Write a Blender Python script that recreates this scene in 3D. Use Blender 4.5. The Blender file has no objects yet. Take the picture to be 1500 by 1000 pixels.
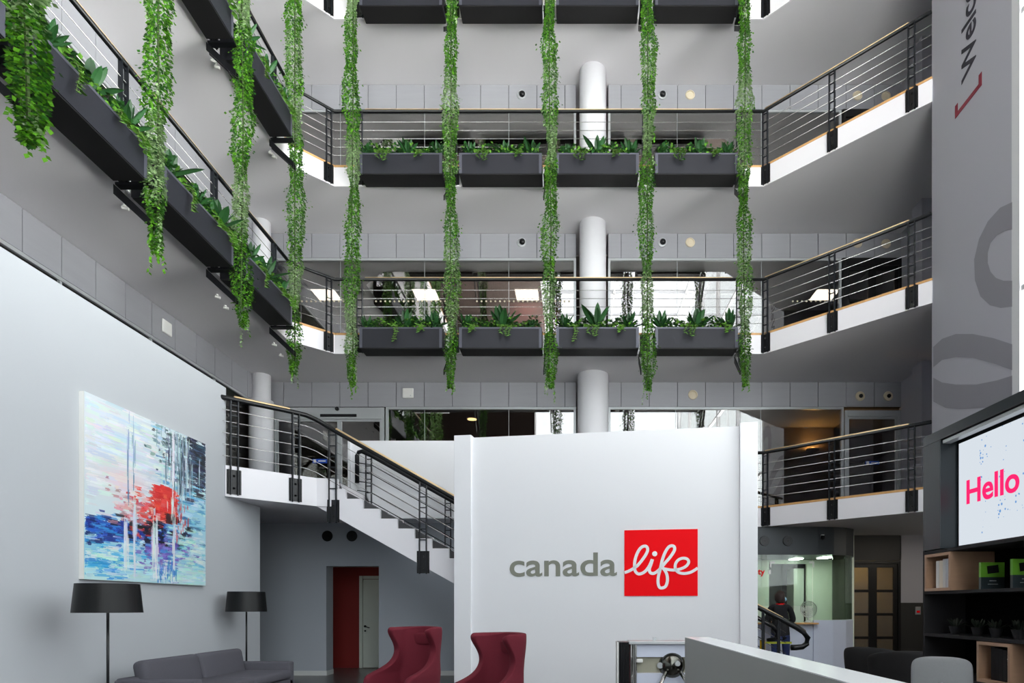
import bpy, math, random
import numpy as np
from mathutils import Vector, Matrix
C = bpy.context.scene.collection
PI = math.pi
# ------------------------------------------------------------------ materials
def lin(c):
    o = []
    for v in c[:3]:
        v = v/255.0
        o.append(v/12.92 if v <= 0.04045 else ((v+0.055)/1.055)**2.4)
    return (o[0], o[1], o[2], 1.0)
def mat(name, col, rough=0.6, metal=0.0, var=0.0, scale=6.0, bump=0.0, spec=0.5, island=0.0, emit=None, es=1.0, stretch=None, bscale=None):
    m = bpy.data.materials.new(name); m.use_nodes = True
    nt = m.node_tree; N = nt.nodes; L = nt.links
    b = N['Principled BSDF']
    b.inputs['Base Color'].default_value = lin(col)
    b.inputs['Roughness'].default_value = rough
    b.inputs['Metallic'].default_value = metal
    b.inputs['Specular IOR Level'].default_value = spec
    tc = None
    if var > 0 or bump > 0:
        tc = N.new('ShaderNodeTexCoord'); mp = N.new('ShaderNodeMapping')
        L.new(tc.outputs['Object'], mp.inputs[0])
        if stretch: mp.inputs['Scale'].default_value = stretch
        nz = N.new('ShaderNodeTexNoise'); nz.inputs['Scale'].default_value = scale; nz.inputs['Detail'].default_value = 4
        L.new(mp.outputs[0], nz.inputs['Vector'])
        if var > 0:
            mx = N.new('ShaderNodeMix'); mx.data_type = 'RGBA'
            c = lin(col)
            mx.inputs['A'].default_value = tuple(max(0, v*(1-var)) for v in c[:3])+(1,)
            mx.inputs['B'].default_value = tuple(min(1, v*(1+var)) for v in c[:3])+(1,)
            L.new(nz.outputs['Fac'], mx.inputs['Factor']); L.new(mx.outputs['Result'], b.inputs['Base Color'])
        if bump > 0:
            n2 = N.new('ShaderNodeTexNoise'); n2.inputs['Scale'].default_value = bscale or scale*8
            L.new(mp.outputs[0], n2.inputs['Vector'])
            bp = N.new('ShaderNodeBump'); bp.inputs['Strength'].default_value = bump; bp.inputs['Distance'].default_value = 0.01
            L.new(n2.outputs['Fac'], bp.inputs['Height']); L.new(bp.outputs[0], b.inputs['Normal'])
    if island > 0:
        g = N.new('ShaderNodeNewGeometry'); mx = N.new('ShaderNodeMix'); mx.data_type = 'RGBA'
        c = lin(col)
        mx.inputs['A'].default_value = tuple(v*(1-island) for v in c[:3])+(1,)
        mx.inputs['B'].default_value = tuple(min(1, v*(1+island)) for v in c[:3])+(1,)
        L.new(g.outputs['Random Per Island'], mx.inputs['Factor']); L.new(mx.outputs['Result'], b.inputs['Base Color'])
    if emit:
        b.inputs['Emission Color'].default_value = lin(emit); b.inputs['Emission Strength'].default_value = es
    return m
def leafmat(name, col, island=0.35):
    m = mat(name, col, rough=0.45, island=island, spec=0.4)
    return m
def glassmat(name, tint=(0.75, 0.76, 0.74), refl=0.10, k=0.9):
    m = bpy.data.materials.new(name); m.use_nodes = True
    nt = m.node_tree; N = nt.nodes; L = nt.links; N.clear()
    out = N.new('ShaderNodeOutputMaterial'); mix = N.new('ShaderNodeMixShader')
    tr = N.new('ShaderNodeBsdfTransparent'); tr.inputs[0].default_value = tint+(1,)
    gl = N.new('ShaderNodeBsdfGlossy'); gl.inputs['Roughness'].default_value = 0.0
    fr = N.new('ShaderNodeFresnel'); fr.inputs['IOR'].default_value = 1.5
    ma = N.new('ShaderNodeMath'); ma.operation = 'MULTIPLY_ADD'; ma.inputs[1].default_value = k; ma.inputs[2].default_value = refl; ma.use_clamp = True
    L.new(fr.outputs[0], ma.inputs[0]); L.new(ma.outputs[0], mix.inputs[0])
    L.new(tr.outputs[0], mix.inputs[1]); L.new(gl.outputs[0], mix.inputs[2]); L.new(mix.outputs[0], out.inputs[0])
    return m
def emat(name, col, s):
    m = bpy.data.materials.new(name); m.use_nodes = True
    N = m.node_tree.nodes; N.clear()
    o = N.new('ShaderNodeOutputMaterial'); e = N.new('ShaderNodeEmission')
    e.inputs[0].default_value = lin(col); e.inputs[1].default_value = s
    m.node_tree.links.new(e.outputs[0], o.inputs[0]); return m
M = {}
M['white'] = mat('white_paint', (232, 233, 236), 0.55, var=0.015, scale=1.2, bump=0.03, bscale=60)
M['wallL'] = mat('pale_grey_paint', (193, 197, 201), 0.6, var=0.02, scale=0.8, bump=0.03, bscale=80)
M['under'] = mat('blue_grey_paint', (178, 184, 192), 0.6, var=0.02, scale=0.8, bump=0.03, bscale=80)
M['soffit'] = mat('soffit_paint', (228, 226, 229), 0.7, var=0.02, scale=0.7, bump=0.03, bscale=60)
M['fascia'] = mat('white_fascia', (238, 236, 240), 0.45, var=0.01, scale=2)
M['oak'] = mat('oak', (206, 160, 104), 0.4, var=0.22, scale=3, stretch=(6, 6, 1.0), bump=0.05)
M['railwood'] = mat('maple_handrail', (236, 206, 158), 0.3, var=0.12, scale=5)
M['black'] = mat('black_steel', (12, 13, 16), 0.35, var=0.1, scale=5, spec=0.4)
M['blackpost'] = mat('grey_black_steel', (28, 31, 36), 0.45, var=0.1, scale=5, spec=0.35)
M['steel'] = mat('steel_rod', (200, 198, 196), 0.25, metal=0.9, var=0.05, scale=9)
M['band'] = mat('grey_metal_panel', (158, 159, 164), 0.45, metal=0.15, var=0.05, scale=1.5, stretch=(1, 1, 12))
M['gap'] = mat('dark_joint', (38, 39, 42), 0.8, var=0.1)
M['alu'] = mat('aluminium_frame', (188, 192, 194), 0.35, metal=0.4, var=0.03)
M['column'] = mat('column_plaster', (236, 236, 240), 0.55, var=0.015, scale=2)
M['pier'] = mat('lilac_grey_paint', (186, 186, 196), 0.6, var=0.02, scale=0.7, bump=0.03, bscale=60)
M['piergfx'] = mat('darker_grey_vinyl', (150, 149, 158), 0.6, var=0.02)
M['navy'] = mat('navy_vinyl', (38, 36, 52), 0.5, var=0.05)
M['crimson'] = mat('crimson_vinyl', (140, 32, 54), 0.5, var=0.05)
M['carpet'] = mat('grey_carpet', (92, 92, 94), 0.95, var=0.15, scale=30, bump=0.3, bscale=300)
M['floor'] = mat('dark_stone_floor', (76, 74, 74), 0.28, var=0.12, scale=3, bump=0.02)
M['skirt'] = mat('skirting', (222, 224, 222), 0.5, var=0.02)
M['planter'] = mat('anthracite_planter', (33, 34, 41), 0.55, var=0.06, scale=60, spec=0.35, bump=0.15, bscale=220)
M['planteredge'] = mat('planter_edge', (84, 85, 96), 0.4, metal=0.3, var=0.04)
M['planterunder'] = mat('black_tray', (9, 8, 10), 0.6, var=0.1)
M['soil'] = mat('soil', (50, 40, 32), 0.95, var=0.3, scale=30, bump=0.5)
M['leafA'] = leafmat('bright_leaf', (98, 160, 40)); M['leafB'] = leafmat('pale_leaf', (146, 174, 124)); M['leafC'] = leafmat('deep_leaf', (48, 100, 34))
M['lance'] = leafmat('lance_leaf', (36, 76, 38), 0.4); M['pothos'] = leafmat('pothos_leaf', (112, 168, 62), 0.35); M['cover'] = leafmat('cover_leaf', (36, 78, 32), 0.5)
M['stem'] = mat('stem', (104, 120, 66), 0.7, var=0.2)
M['glass'] = glassmat('tinted_glazing', (0.66, 0.64, 0.60), 0.28, 1.0)
M['sideglass'] = glassmat('side_glazing', (0.6, 0.6, 0.57), 0.0, 0.35)
M['clear'] = glassmat('clear_glass', (0.90, 0.95, 0.91), 0.02, 0.9)
M['sky_glass'] = glassmat('facade_glass', (0.97, 0.985, 0.98), 0.0, 0.6)
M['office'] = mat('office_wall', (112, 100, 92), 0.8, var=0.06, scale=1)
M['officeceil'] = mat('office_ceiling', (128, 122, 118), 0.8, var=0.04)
M['redwall'] = mat('dark_red_wall', (128, 26, 22), 0.5, var=0.08, scale=1.5)
M['redsign'] = mat('wine_panel', (132, 30, 42), 0.5, var=0.05)
M['doorwhite'] = mat('door_paint', (206, 212, 202), 0.45, var=0.02)
M['panel'] = emat('led_panel', (255, 247, 232), 9.0)
M['warm'] = emat('warm_lamp', (255, 214, 150), 8.0)
M['cool'] = emat('tube_lamp', (236, 255, 236), 26.0)
M['darkunit'] = mat('charcoal_laminate', (32, 40, 44), 0.35, var=0.06, scale=3)
M['darkshelf'] = mat('shelf_edge', (42, 41, 43), 0.7, var=0.06, spec=0.2)
M['darkback'] = mat('shelf_back', (5, 5, 6), 0.9, var=0.1, spec=0.05)
M['lightoak'] = mat('light_oak', (170, 136, 110), 0.5, var=0.12, scale=4, stretch=(1, 1, 8))
M['sofa'] = mat('grey_wool', (92, 91, 98), 0.95, var=0.12, scale=120, bump=0.25, bscale=500, spec=0.2)
M['wine'] = mat('wine_wool', (102, 28, 42), 0.85, var=0.1, scale=90, bump=0.2, bscale=500, spec=0.3)
M['shade'] = mat('black_shade', (9, 10, 11), 0.42, var=0.08, scale=2, spec=0.3)
M['red'] = mat('logo_red', (255, 0, 16), 0.6, var=0.02, spec=0.15)
M['logogrey'] = mat('logo_grey', (130, 132, 120), 0.6, var=0.03)
M['logowhite'] = mat('logo_white', (242, 242, 244), 0.5, var=0.01)
M['deskface'] = mat('desk_grey', (158, 161, 158), 0.5, var=0.02)
M['desktop'] = mat('desk_white', (236, 240, 242), 0.25, var=0.01)
M['chrome'] = mat('chrome', (214, 214, 212), 0.12, metal=1.0, var=0.03)
M['greychair'] = mat('grey_chair', (138, 140, 142), 0.6, var=0.06, scale=60, bump=0.1)
M['bulk'] = mat('dark_bulkhead', (56, 62, 66), 0.5, var=0.05)
M['booth'] = mat('booth_wall', (228, 234, 220), 0.6, var=0.03)
M['counter'] = mat('counter_panel', (214, 220, 236), 0.35, var=0.02)
M['amber'] = mat('ochre_wall', (190, 172, 104), 0.7, var=0.1, scale=1.5)
M['darkwall'] = mat('dark_wainscot', (58, 58, 58), 0.5, var=0.06)
M['blackdoor'] = mat('black_door', (16, 16, 17), 0.4, var=0.1)
M['skin'] = mat('skin', (214, 162, 138), 0.55, var=0.06, scale=12)
M['knit'] = mat('black_knit', (20, 20, 24), 0.9, var=0.2, scale=60, bump=0.2)
M['denim'] = mat('denim', (34, 48, 92), 0.85, var=0.2, scale=80, bump=0.1)
M['hair'] = mat('dark_hair', (48, 32, 28), 0.6, var=0.3, scale=40, bump=0.5)
M['mask'] = mat('blue_mask', (166, 206, 228), 0.8, var=0.05)
M['plastic'] = mat('white_plastic', (232, 232, 228), 0.4, var=0.02)
M['cream'] = mat('cream_ring', (214, 202, 176), 0.5, var=0.05)
M['yellow'] = mat('yellow_plastic', (240, 190, 10), 0.4, var=0.05)
M['yellowgreen'] = mat('hi_vis_tape', (170, 176, 40), 0.5, var=0.05)
M['blue'] = mat('blue_sign', (40, 84, 190), 0.4, var=0.03)
M['cardgreen'] = mat('card_green', (96, 156, 40), 0.5, var=0.05)
M['carddark'] = mat('card_dark', (34, 46, 50), 0.5, var=0.05)
M['paper'] = mat('book_paper', (214, 208, 198), 0.7, var=0.05)
M['darkbook'] = mat('book_black', (20, 20, 22), 0.6, var=0.1, spec=0.2)
M['pink'] = emat('pink_letters', (250, 40, 110), 1.0)
# screen: pale ground with scattered blue and slate specks
m = emat('screen_image', (222, 230, 236), 0.9); N = m.node_tree.nodes; L = m.node_tree.links
tc = N.new('ShaderNodeTexCoord'); vo = N.new('ShaderNodeTexVoronoi'); vo.inputs['Scale'].default_value = 26
nz = N.new('ShaderNodeTexNoise'); nz.inputs['Scale'].default_value = 5
sx = N.new('ShaderNodeSeparateXYZ')
L.new(tc.outputs['Object'], vo.inputs[0]); L.new(tc.outputs['Object'], nz.inputs[0]); L.new(tc.outputs['Object'], sx.inputs[0])
r1 = N.new('ShaderNodeMapRange'); r1.inputs['From Min'].default_value = 0.42; r1.inputs['From Max'].default_value = 0.72; r1.inputs['To Min'].default_value = 0.0; r1.inputs['To Max'].default_value = 0.36
L.new(nz.outputs['Fac'], r1.inputs['Value'])
lt = N.new('ShaderNodeMath'); lt.operation = 'LESS_THAN'; L.new(vo.outputs['Distance'], lt.inputs[0]); L.new(r1.outputs[0], lt.inputs[1])
ltx = N.new('ShaderNodeMath'); ltx.operation = 'LESS_THAN'; ltx.inputs[1].default_value = 0.95; L.new(sx.outputs['Y'], ltx.inputs[0])
mu = N.new('ShaderNodeMath'); mu.operation = 'MULTIPLY'; L.new(lt.outputs[0], mu.inputs[0]); L.new(ltx.outputs[0], mu.inputs[1])
mx = N.new('ShaderNodeMix'); mx.data_type = 'RGBA'; mx.inputs['A'].default_value = lin((216, 224, 232)); mx.inputs['B'].default_value = lin((112, 158, 214))
L.new(mu.outputs[0], mx.inputs['Factor']); L.new(mx.outputs['Result'], N['Emission'].inputs[0])
M['screen'] = m
# ------------------------------------------------------------------ geometry
class G:
    def __init__(s): s.v = []; s.f = []; s.m = []
    def add(s, vs, fs, mi=0):
        o = len(s.v); s.v += [tuple(p) for p in vs]
        for f in fs: s.f.append(tuple(i+o for i in f)); s.m.append(mi)
        return s
    def box(s, x0, y0, z0, x1, y1, z1, mi=0):
        x0, x1 = sorted((x0, x1)); y0, y1 = sorted((y0, y1)); z0, z1 = sorted((z0, z1))
        vs = [(x, y, z) for z in (z0, z1) for y in (y0, y1) for x in (x0, x1)]
        return s.add(vs, [(0, 2, 3, 1), (4, 5, 7, 6), (0, 1, 5, 4), (2, 6, 7, 3), (0, 4, 6, 2), (1, 3, 7, 5)], mi)
    def obox(s, c, h, rz=0.0, mi=0, mtx=None):
        vs = []
        for z in (-1, 1):
            for y in (-1, 1):
                for x in (-1, 1):
                    p = Vector((x*h[0], y*h[1], z*h[2]))
                    if mtx is not None: p = mtx @ p
                    else:
                        p = Vector((p.x*math.cos(rz)-p.y*math.sin(rz), p.x*math.sin(rz)+p.y*math.cos(rz), p.z))
                    vs.append(p+Vector(c))
        return s.add(vs, [(0, 2, 3, 1), (4, 5, 7, 6), (0, 1, 5, 4), (2, 6, 7, 3), (0, 4, 6, 2), (1, 3, 7, 5)], mi)
    def prism(s, poly, z0, z1, mi=0):
        n = len(poly)
        a = sum(poly[i][0]*poly[(i+1) % n][1]-poly[(i+1) % n][0]*poly[i][1] for i in range(n))
        if a < 0: poly = poly[::-1]
        vs = [(x, y, z0) for x, y in poly]+[(x, y, z1) for x, y in poly]
        return s.add(vs, [tuple(range(n))[::-1], tuple(range(n, 2*n))]+[(i, (i+1) % n, n+(i+1) % n, n+i) for i in range(n)], mi)
    def prismY(s, poly, y0, y1, mi=0):      # poly in (x,z)
        n = len(poly)
        vs = [(x, y0, z) for x, z in poly]+[(x, y1, z) for x, z in poly]
        return s.add(vs, [tuple(range(n)), tuple(range(n, 2*n))[::-1]]+[(i, n+i, n+(i+1) % n, (i+1) % n) for i in range(n)], mi)
    def tube(s, pts, r, n=8, mi=0, cap=True, r1=None, sq=1.0):
        P = [Vector(p) for p in pts]; k = len(P); rings = []
        for i in range(k):
            t = (P[min(i+1, k-1)]-P[max(i-1, 0)]).normalized()
            up = Vector((0, 0, 1)) if abs(t.z) < 0.95 else Vector((0, 1, 0))
            a = t.cross(up).normalized(); b = a.cross(t).normalized()
            rr = r if r1 is None else r+(r1-r)*i/(k-1)
            if isinstance(r, (list, tuple)): rr = r[i]
            rings.append([P[i]+a*rr*math.cos(2*PI*j/n)+b*rr*sq*math.sin(2*PI*j/n) for j in range(n)])
        vs = [p for R in rings for p in R]; fs = []
        for i in range(k-1):
            for j in range(n):
                fs.append((i*n+j, i*n+(j+1) % n, (i+1)*n+(j+1) % n, (i+1)*n+j))
        if cap: fs += [tuple(range(n))[::-1], tuple((k-1)*n+j for j in range(n))]
        return s.add(vs, fs, mi)
    def lathe(s, prof, c=(0, 0, 0), n=24, axis='z', mi=0):     # prof [(r, h)]
        vs = []; k = len(prof)
        for r, h in prof:
            for j in range(n):
                a = 2*PI*j/n; x, y = r*math.cos(a), r*math.sin(a)
                p = (x, y, h) if axis == 'z' else ((x, h, y) if axis == 'y' else (h, x, y))
                vs.append((p[0]+c[0], p[1]+c[1], p[2]+c[2]))
        fs = [(i*n+j, i*n+(j+1) % n, (i+1)*n+(j+1) % n, (i+1)*n+j) for i in range(k-1) for j in range(n)]
        fs += [tuple(range(n))[::-1], tuple((k-1)*n+j for j in range(n))]
        return s.add(vs, fs, mi)
    def ribbon(s, path, o0, o1, z0, z1, mi=0):   # strip along plan path, offsets to the right side of travel
        k = len(path); L0 = []; L1 = []
        for i in range(k):
            p = Vector(path[i][:2])
            d0 = (p-Vector(path[i-1][:2])).normalized() if i > 0 else None
            d1 = (Vector(path[i+1][:2])-p).normalized() if i < k-1 else None
            if d0 is None: d0 = d1
            if d1 is None: d1 = d0
            n0 = Vector((d0.y, -d0.x)); n1 = Vector((d1.y, -d1.x)); nn = (n0+n1).normalized(); sc = 1/max(0.3, nn.dot(n0))
            L0.append(p+nn*sc*o0); L1.append(p+nn*sc*o1)
        vs = []
        for i in range(k):
            vs += [(L0[i].x, L0[i].y, z0), (L1[i].x, L1[i].y, z0), (L1[i].x, L1[i].y, z1), (L0[i].x, L0[i].y, z1)]
        fs = [(0, 1, 2, 3)]
        for i in range(k-1):
            for j in range(4): fs.append((i*4+j, (i+1)*4+j, (i+1)*4+(j+1) % 4, i*4+(j+1) % 4))
        fs.append(((k-1)*4+3, (k-1)*4+2, (k-1)*4+1, (k-1)*4))
        return s.add(vs, fs, mi)
    def build(s, name, ms, parent=None, smooth=False, bevel=0, world=True, sub=0, fix=True):
        me = bpy.data.meshes.new(name)
        off = Vector((0, 0, 0))
        if parent is not None and world: off = parent['_w'] if '_w' in parent else parent.location
        off = Vector(off)
        me.from_pydata([(p[0]-off.x, p[1]-off.y, p[2]-off.z) for p in s.v], [], s.f)
        if not isinstance(ms, (list, tuple)): ms = [ms]
        for q in ms: me.materials.append(M[q] if isinstance(q, str) else q)
        me.polygons.foreach_set('material_index', s.m)
        if smooth: me.polygons.foreach_set('use_smooth', [True]*len(s.f))
        if fix:
            import bmesh
            bm = bmesh.new(); bm.from_mesh(me); bmesh.ops.recalc_face_normals(bm, faces=bm.faces); bm.to_mesh(me); bm.free()
        me.update()
        o = bpy.data.objects.new(name, me); C.objects.link(o)
        if parent is not None: o.parent = parent
        if bevel:
            b = o.modifiers.new('bevel', 'BEVEL'); b.width = bevel; b.segments = 2; b.limit_method = 'ANGLE'
        if sub:
            q = o.modifiers.new('sub', 'SUBSURF'); q.levels = sub; q.render_levels = sub
        return o
def tag(o, label=None, cat=None, group=None, kind=None):
    if label: o['label'] = label
    if cat: o['category'] = cat
    if group: o['group'] = group
    if kind: o['kind'] = kind
    return o
def thing(name, label, cat, loc=(0, 0, 0), rz=0, group=None):
    o = bpy.data.objects.new(name, None); C.objects.link(o); o.location = loc; o.rotation_euler = (0, 0, rz); o.empty_display_size = 0.1
    return tag(o, label, cat, group)
def struct(g, name, ms, **k):
    o = g.build(name, ms, **k); o['kind'] = 'structure'; return o
def copy_tree(o, parent=None):
    c = o.copy(); C.objects.link(c)
    if parent is not None: c.parent = parent; c.matrix_parent_inverse = o.matrix_parent_inverse
    for ch in list(o.children): copy_tree(ch, c)
    return c
def text(name, s, size, loc, rot, m, parent=None, ext=0.004, off=0.0, align='LEFT', sx=1.0, shear=0.0, spacing=1.0):
    cu = bpy.data.curves.new(name, 'FONT'); cu.body = s; cu.size = size; cu.extrude = ext; cu.offset = off; cu.align_x = align; cu.shear = shear; cu.space_character = spacing
    cu.materials.append(M[m])
    o = bpy.data.objects.new(name, cu); C.objects.link(o); o.rotation_euler = rot; o.scale = (sx, 1, 1)
    bpy.context.view_layer.update()
    me = bpy.data.meshes.new_from_object(o.evaluated_get(bpy.context.evaluated_depsgraph_get())); me.name = name
    bpy.data.objects.remove(o); o = bpy.data.objects.new(name, me); C.objects.link(o); o.rotation_euler = rot; o.scale = (sx, 1, 1)
    if parent is not None: o.parent = parent; o.location = Vector(loc)-parent.location
    else: o.location = loc
    return o
ORD = ['first', 'second', 'third', 'fourth', 'fifth', 'sixth', 'seventh', 'eighth', 'ninth']
H = 1.35
def Z(y, Y): return H+(887-y)*Y/940.0
def X(x, Y): return (x-840)/940.0*Y
# ------------------------------------------------------------------ levels
FL = [3.355, 6.85, 10.24, 13.62, 17.0]      # floor tops
SB = [2.954, 6.446, 9.83, 13.21, 16.6]      # soffits
BACK = 14.6; LW = -7.05; RW = 7.46
EDGE = [(-5.5, 1.0), (-5.5, 12.34), (-4.84, 13.0), (3.86, 13.0), (6.05, 10.81)]
# slabs
for k in (1, 2, 3):
    g = G(); poly = EDGE+[(6.05, 10.845), (9.5, 10.845), (9.5, 20.5), (-10, 20.5), (-10, 1.0)]
    g.prism(poly, SB[k], FL[k]-0.02)
    struct(g, 'ceiling', 'soffit')
    g = G(); g.prism([(-5.52, 1.0), (-5.52, 12.34), (-4.86, 12.97), (3.84, 12.97), (6.0, 10.85), (9.5, 10.85), (9.5, 20.5), (-10, 20.5), (-10, 1.0)], FL[k]-0.018, FL[k])
    struct(g, 'floor', 'carpet')
# mezzanine slab with the stair opening
mz = [(-10, 1.0), (-5.2, 1.0), (-5.2, 9.30), (-5.07, 9.40), (-4.15, 10.32), (-3.80, 10.40), (-3.80, 11.85), (2.4, 11.85), (2.4, 13.0), (3.86, 13.0), (6.05, 10.81), (6.05, 10.845), (9.5, 10.845), (9.5, 20.5), (-10, 20.5)]
g = G(); g.prism(mz, SB[0], FL[0]-0.02); struct(g, 'ceiling', 'soffit')
g = G(); g.prism([(p[0]*0.999, p[1]+0.005) for p in mz], FL[0]-0.018, FL[0]); struct(g, 'floor', 'carpet')
# top ring and roof (skylight towards the front)
g = G(); g.prism(EDGE+[(6.05, 10.845), (9.5, 10.845), (9.5, 20.5), (-10, 20.5), (-10, 1.0)], SB[4], FL[4]); struct(g, 'ceiling', 'soffit')
# ground
g = G(); g.box(-10, -8, -0.2, 6.3, 8.8, 0.0); g.box(-10, 8.8, -0.2, 9.6, 20.5, 0.0); struct(g, 'floor', 'floor')
# outer shell
g = G(); g.box(-10, 20.5, 0, 9.5, 20.7, 17.0); struct(g, 'wall_back', 'office')
g = G(); g.box(-10.2, -8, 0, -10, 20.7, 17.0); struct(g, 'wall_left', 'office')
g = G(); g.box(9.5, 8.86, 0, 9.7, 20.7, 17.0); struct(g, 'wall_right', 'office')
# fascias with oak nosing
for k in (1, 2, 3):
    g = G(); g.ribbon(EDGE, 0.0, 0.03, SB[k]-0.005, FL[k]-0.03); struct(g, 'trim_%d' % k, 'fascia')
    g = G(); g.ribbon(EDGE, -0.06, 0.034, FL[k]-0.028, FL[k]+0.012); struct(g, 'trim_%d' % (k+10), 'oak')
ER = [(2.4, 13.0), (3.86, 13.0), (6.05, 10.81)]
g = G(); g.ribbon(ER, 0.0, 0.03, SB[0]-0.005, FL[0]-0.03); struct(g, 'trim_4', 'fascia')
g = G(); g.ribbon(ER, -0.06, 0.034, FL[0]-0.028, FL[0]+0.012); struct(g, 'trim_14', 'oak')
# landing fascia
g = G(); g.ribbon([(-5.09, 9.37), (-4.136, 10.33), (-3.86, 10.36)], 0.0, 0.03, SB[0]-0.006, 3.40); struct(g, 'trim_5', 'fascia')
# ------------------------------------------------------------------ upper walls: band, glazing, columns
XS0 = X(456.7, BACK); PT = 0.64
def band_back(z0, z1, x0, x1, n):
    g = G(); g.box(x0, BACK+0.03, z0, x1, BACK+0.12, z1, 1)
    xs = [XS0+PT*i for i in range(-6, 30)]
    for a in xs:
        l = max(a, x0); r = min(a+PT, x1)
        if r-l > 0.05: g.box(l+0.006, BACK, z0+0.006, r-0.006, BACK+0.035, z1-0.01, 0)
    struct(g, 'trim_%d' % n, ['band', 'gap'])
def band_left(z0, z1, n, y1=14.13):
    g = G(); g.box(LW-0.12, 1.0, z0, LW-0.03, y1, z1, 1)
    a = 8.21-0.63*11
    while a < y1:
        l = max(a, 1.0); r = min(a+0.63, y1)
        if r-l > 0.05: g.box(LW-0.035, l+0.006, z0+0.006, LW, r-0.006, z1-0.01, 0)
        a += 0.63
    struct(g, 'trim_%d' % n, ['band', 'gap'])
for k, (zt) in enumerate(SB[1:5]):
    h = 0.575
    for j, (a, b) in enumerate(((-7.05, 0.06), (0.79, RW))): band_back(zt-h, zt, a, b, 20+k*3+j)
    band_left(zt-h, zt, 22+k*3)
def window(n, x0, x1, z0, z1, joints, y=BACK):
    root = bpy.data.objects.new('window_%d' % n, None); C.objects.link(root); root.location = (x0, y, z0); root['kind'] = 'structure'
    g = G(); f = 0.05
    g.box(x0, y, z1-f, x1, y+0.09, z1); g.box(x0, y, z0, x1, y+0.09, z0+f)
    g.box(x0, y, z0+f, x0+f, y+0.09, z1-f); g.box(x1-f, y, z0+f, x1, y+0.09, z1-f)
    g.build('window_frame', 'alu', root)
    js = [x0+f]+[q for q in joints if x0+0.1 < q < x1-0.1]+[x1-f]
    for a, b in zip(js[:-1], js[1:]):
        g = G(); g.box(a+0.004, y+0.035, z0+f, b-0.004, y+0.045, z1-f); g.build('pane', 'glass', root)
    if len(js) > 2:
        g = G()
        for q in js[1:-1]: g.box(q-0.004, y+0.03, z0+f, q+0.004, y+0.05, z1-f)
        g.build('joint', 'alu', root)
    return root
JT = [XS0+PT*i for i in range(1, 30, 3)]
wn = 1
for k in (1, 2, 3):
    zt = SB[k+1]-0.575
    window(wn, -7.03, 0.06, FL[k], zt, JT); wn += 1
    window(wn, 0.79, 6.10, FL[k], zt, JT); wn += 1
zt = SB[1]-0.575
window(wn, X(565, BACK), 0.06, FL[0], zt, JT); wn += 1
window(wn, 0.79, X(1236, BACK), FL[0], zt, [X(990, BACK), X(1115, BACK)]); wn += 1
# left storeys' glazing, seen only as slivers
for k in (0, 1, 2, 3):
    zt = SB[k+1]-0.575
    root = bpy.data.objects.new('window_%d' % (20+k), None); C.objects.link(root); root.location = (LW, 5, FL[k]); root['kind'] = 'structure'
    g = G(); g.box(LW-0.09, 1, zt-0.05, LW, 14.13, zt); g.box(LW-0.09, 1, FL[k], LW, 14.13, FL[k]+0.05)
    for q in range(7): g.box(LW-0.08, 1.2+1.9*q+0.02, FL[k]+0.05, LW-0.01, 1.2+1.9*q+0.06, zt-0.05)
    g.build('window_frame', 'alu', root)
    for q in range(6):
        g = G(); g.box(LW-0.05, 1.27+1.9*q, FL[k]+0.05, LW-0.04, 1.21+1.9*(q+1), zt-0.05); g.build('pane', 'sideglass', root)
    g = G(); g.box(LW-0.05, 12.67, FL[k]+0.05, LW-0.04, 14.1, zt-0.05); g.build('pane', 'sideglass', root)
# columns
for k in (1, 2, 3):
    g = G(); g.lathe([(0.295, FL[k]), (0.295, SB[k+1])], (0.43, 14.27, 0), 40); struct(g, 'trim_%d' % (50+k), 'column', smooth=False)
    g = G(); g.lathe([(0.19, FL[k]), (0.19, SB[k+1])], (-6.90, 14.20, 0), 28); struct(g, 'trim_%d' % (60+k), 'column')
g = G(); g.lathe([(0.345, FL[0]), (0.345, SB[1])], (0.43, 14.20, 0), 40); struct(g, 'trim_50', 'column')
g = G(); g.lathe([(0.19, FL[0]), (0.19, SB[1])], (-6.90, 14.20, 0), 28); g.lathe([(0.25, FL[0]), (0.25, SB[1]-0.6)], (-6.86, 14.1, 0), 28); struct(g, 'trim_60', 'column')
for o in list(C.objects):
    if o.name.startswith('trim_5') or o.name.startswith('trim_6'):
        if o.type == 'MESH' and len(o.data.vertices) > 40:
            for p in o.data.polygons: p.use_smooth = len(p.vertices) == 4
# right gallery side wall with nib
for k in (0, 1, 2, 3):
    g = G(); g.box(RW, 10.85, FL[k], RW+0.15, 14.7, SB[k+1]); g.box(7.25, 13.35, FL[k], RW, 13.75, SB[k+1]); struct(g, 'wall_right', 'pier')
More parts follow.
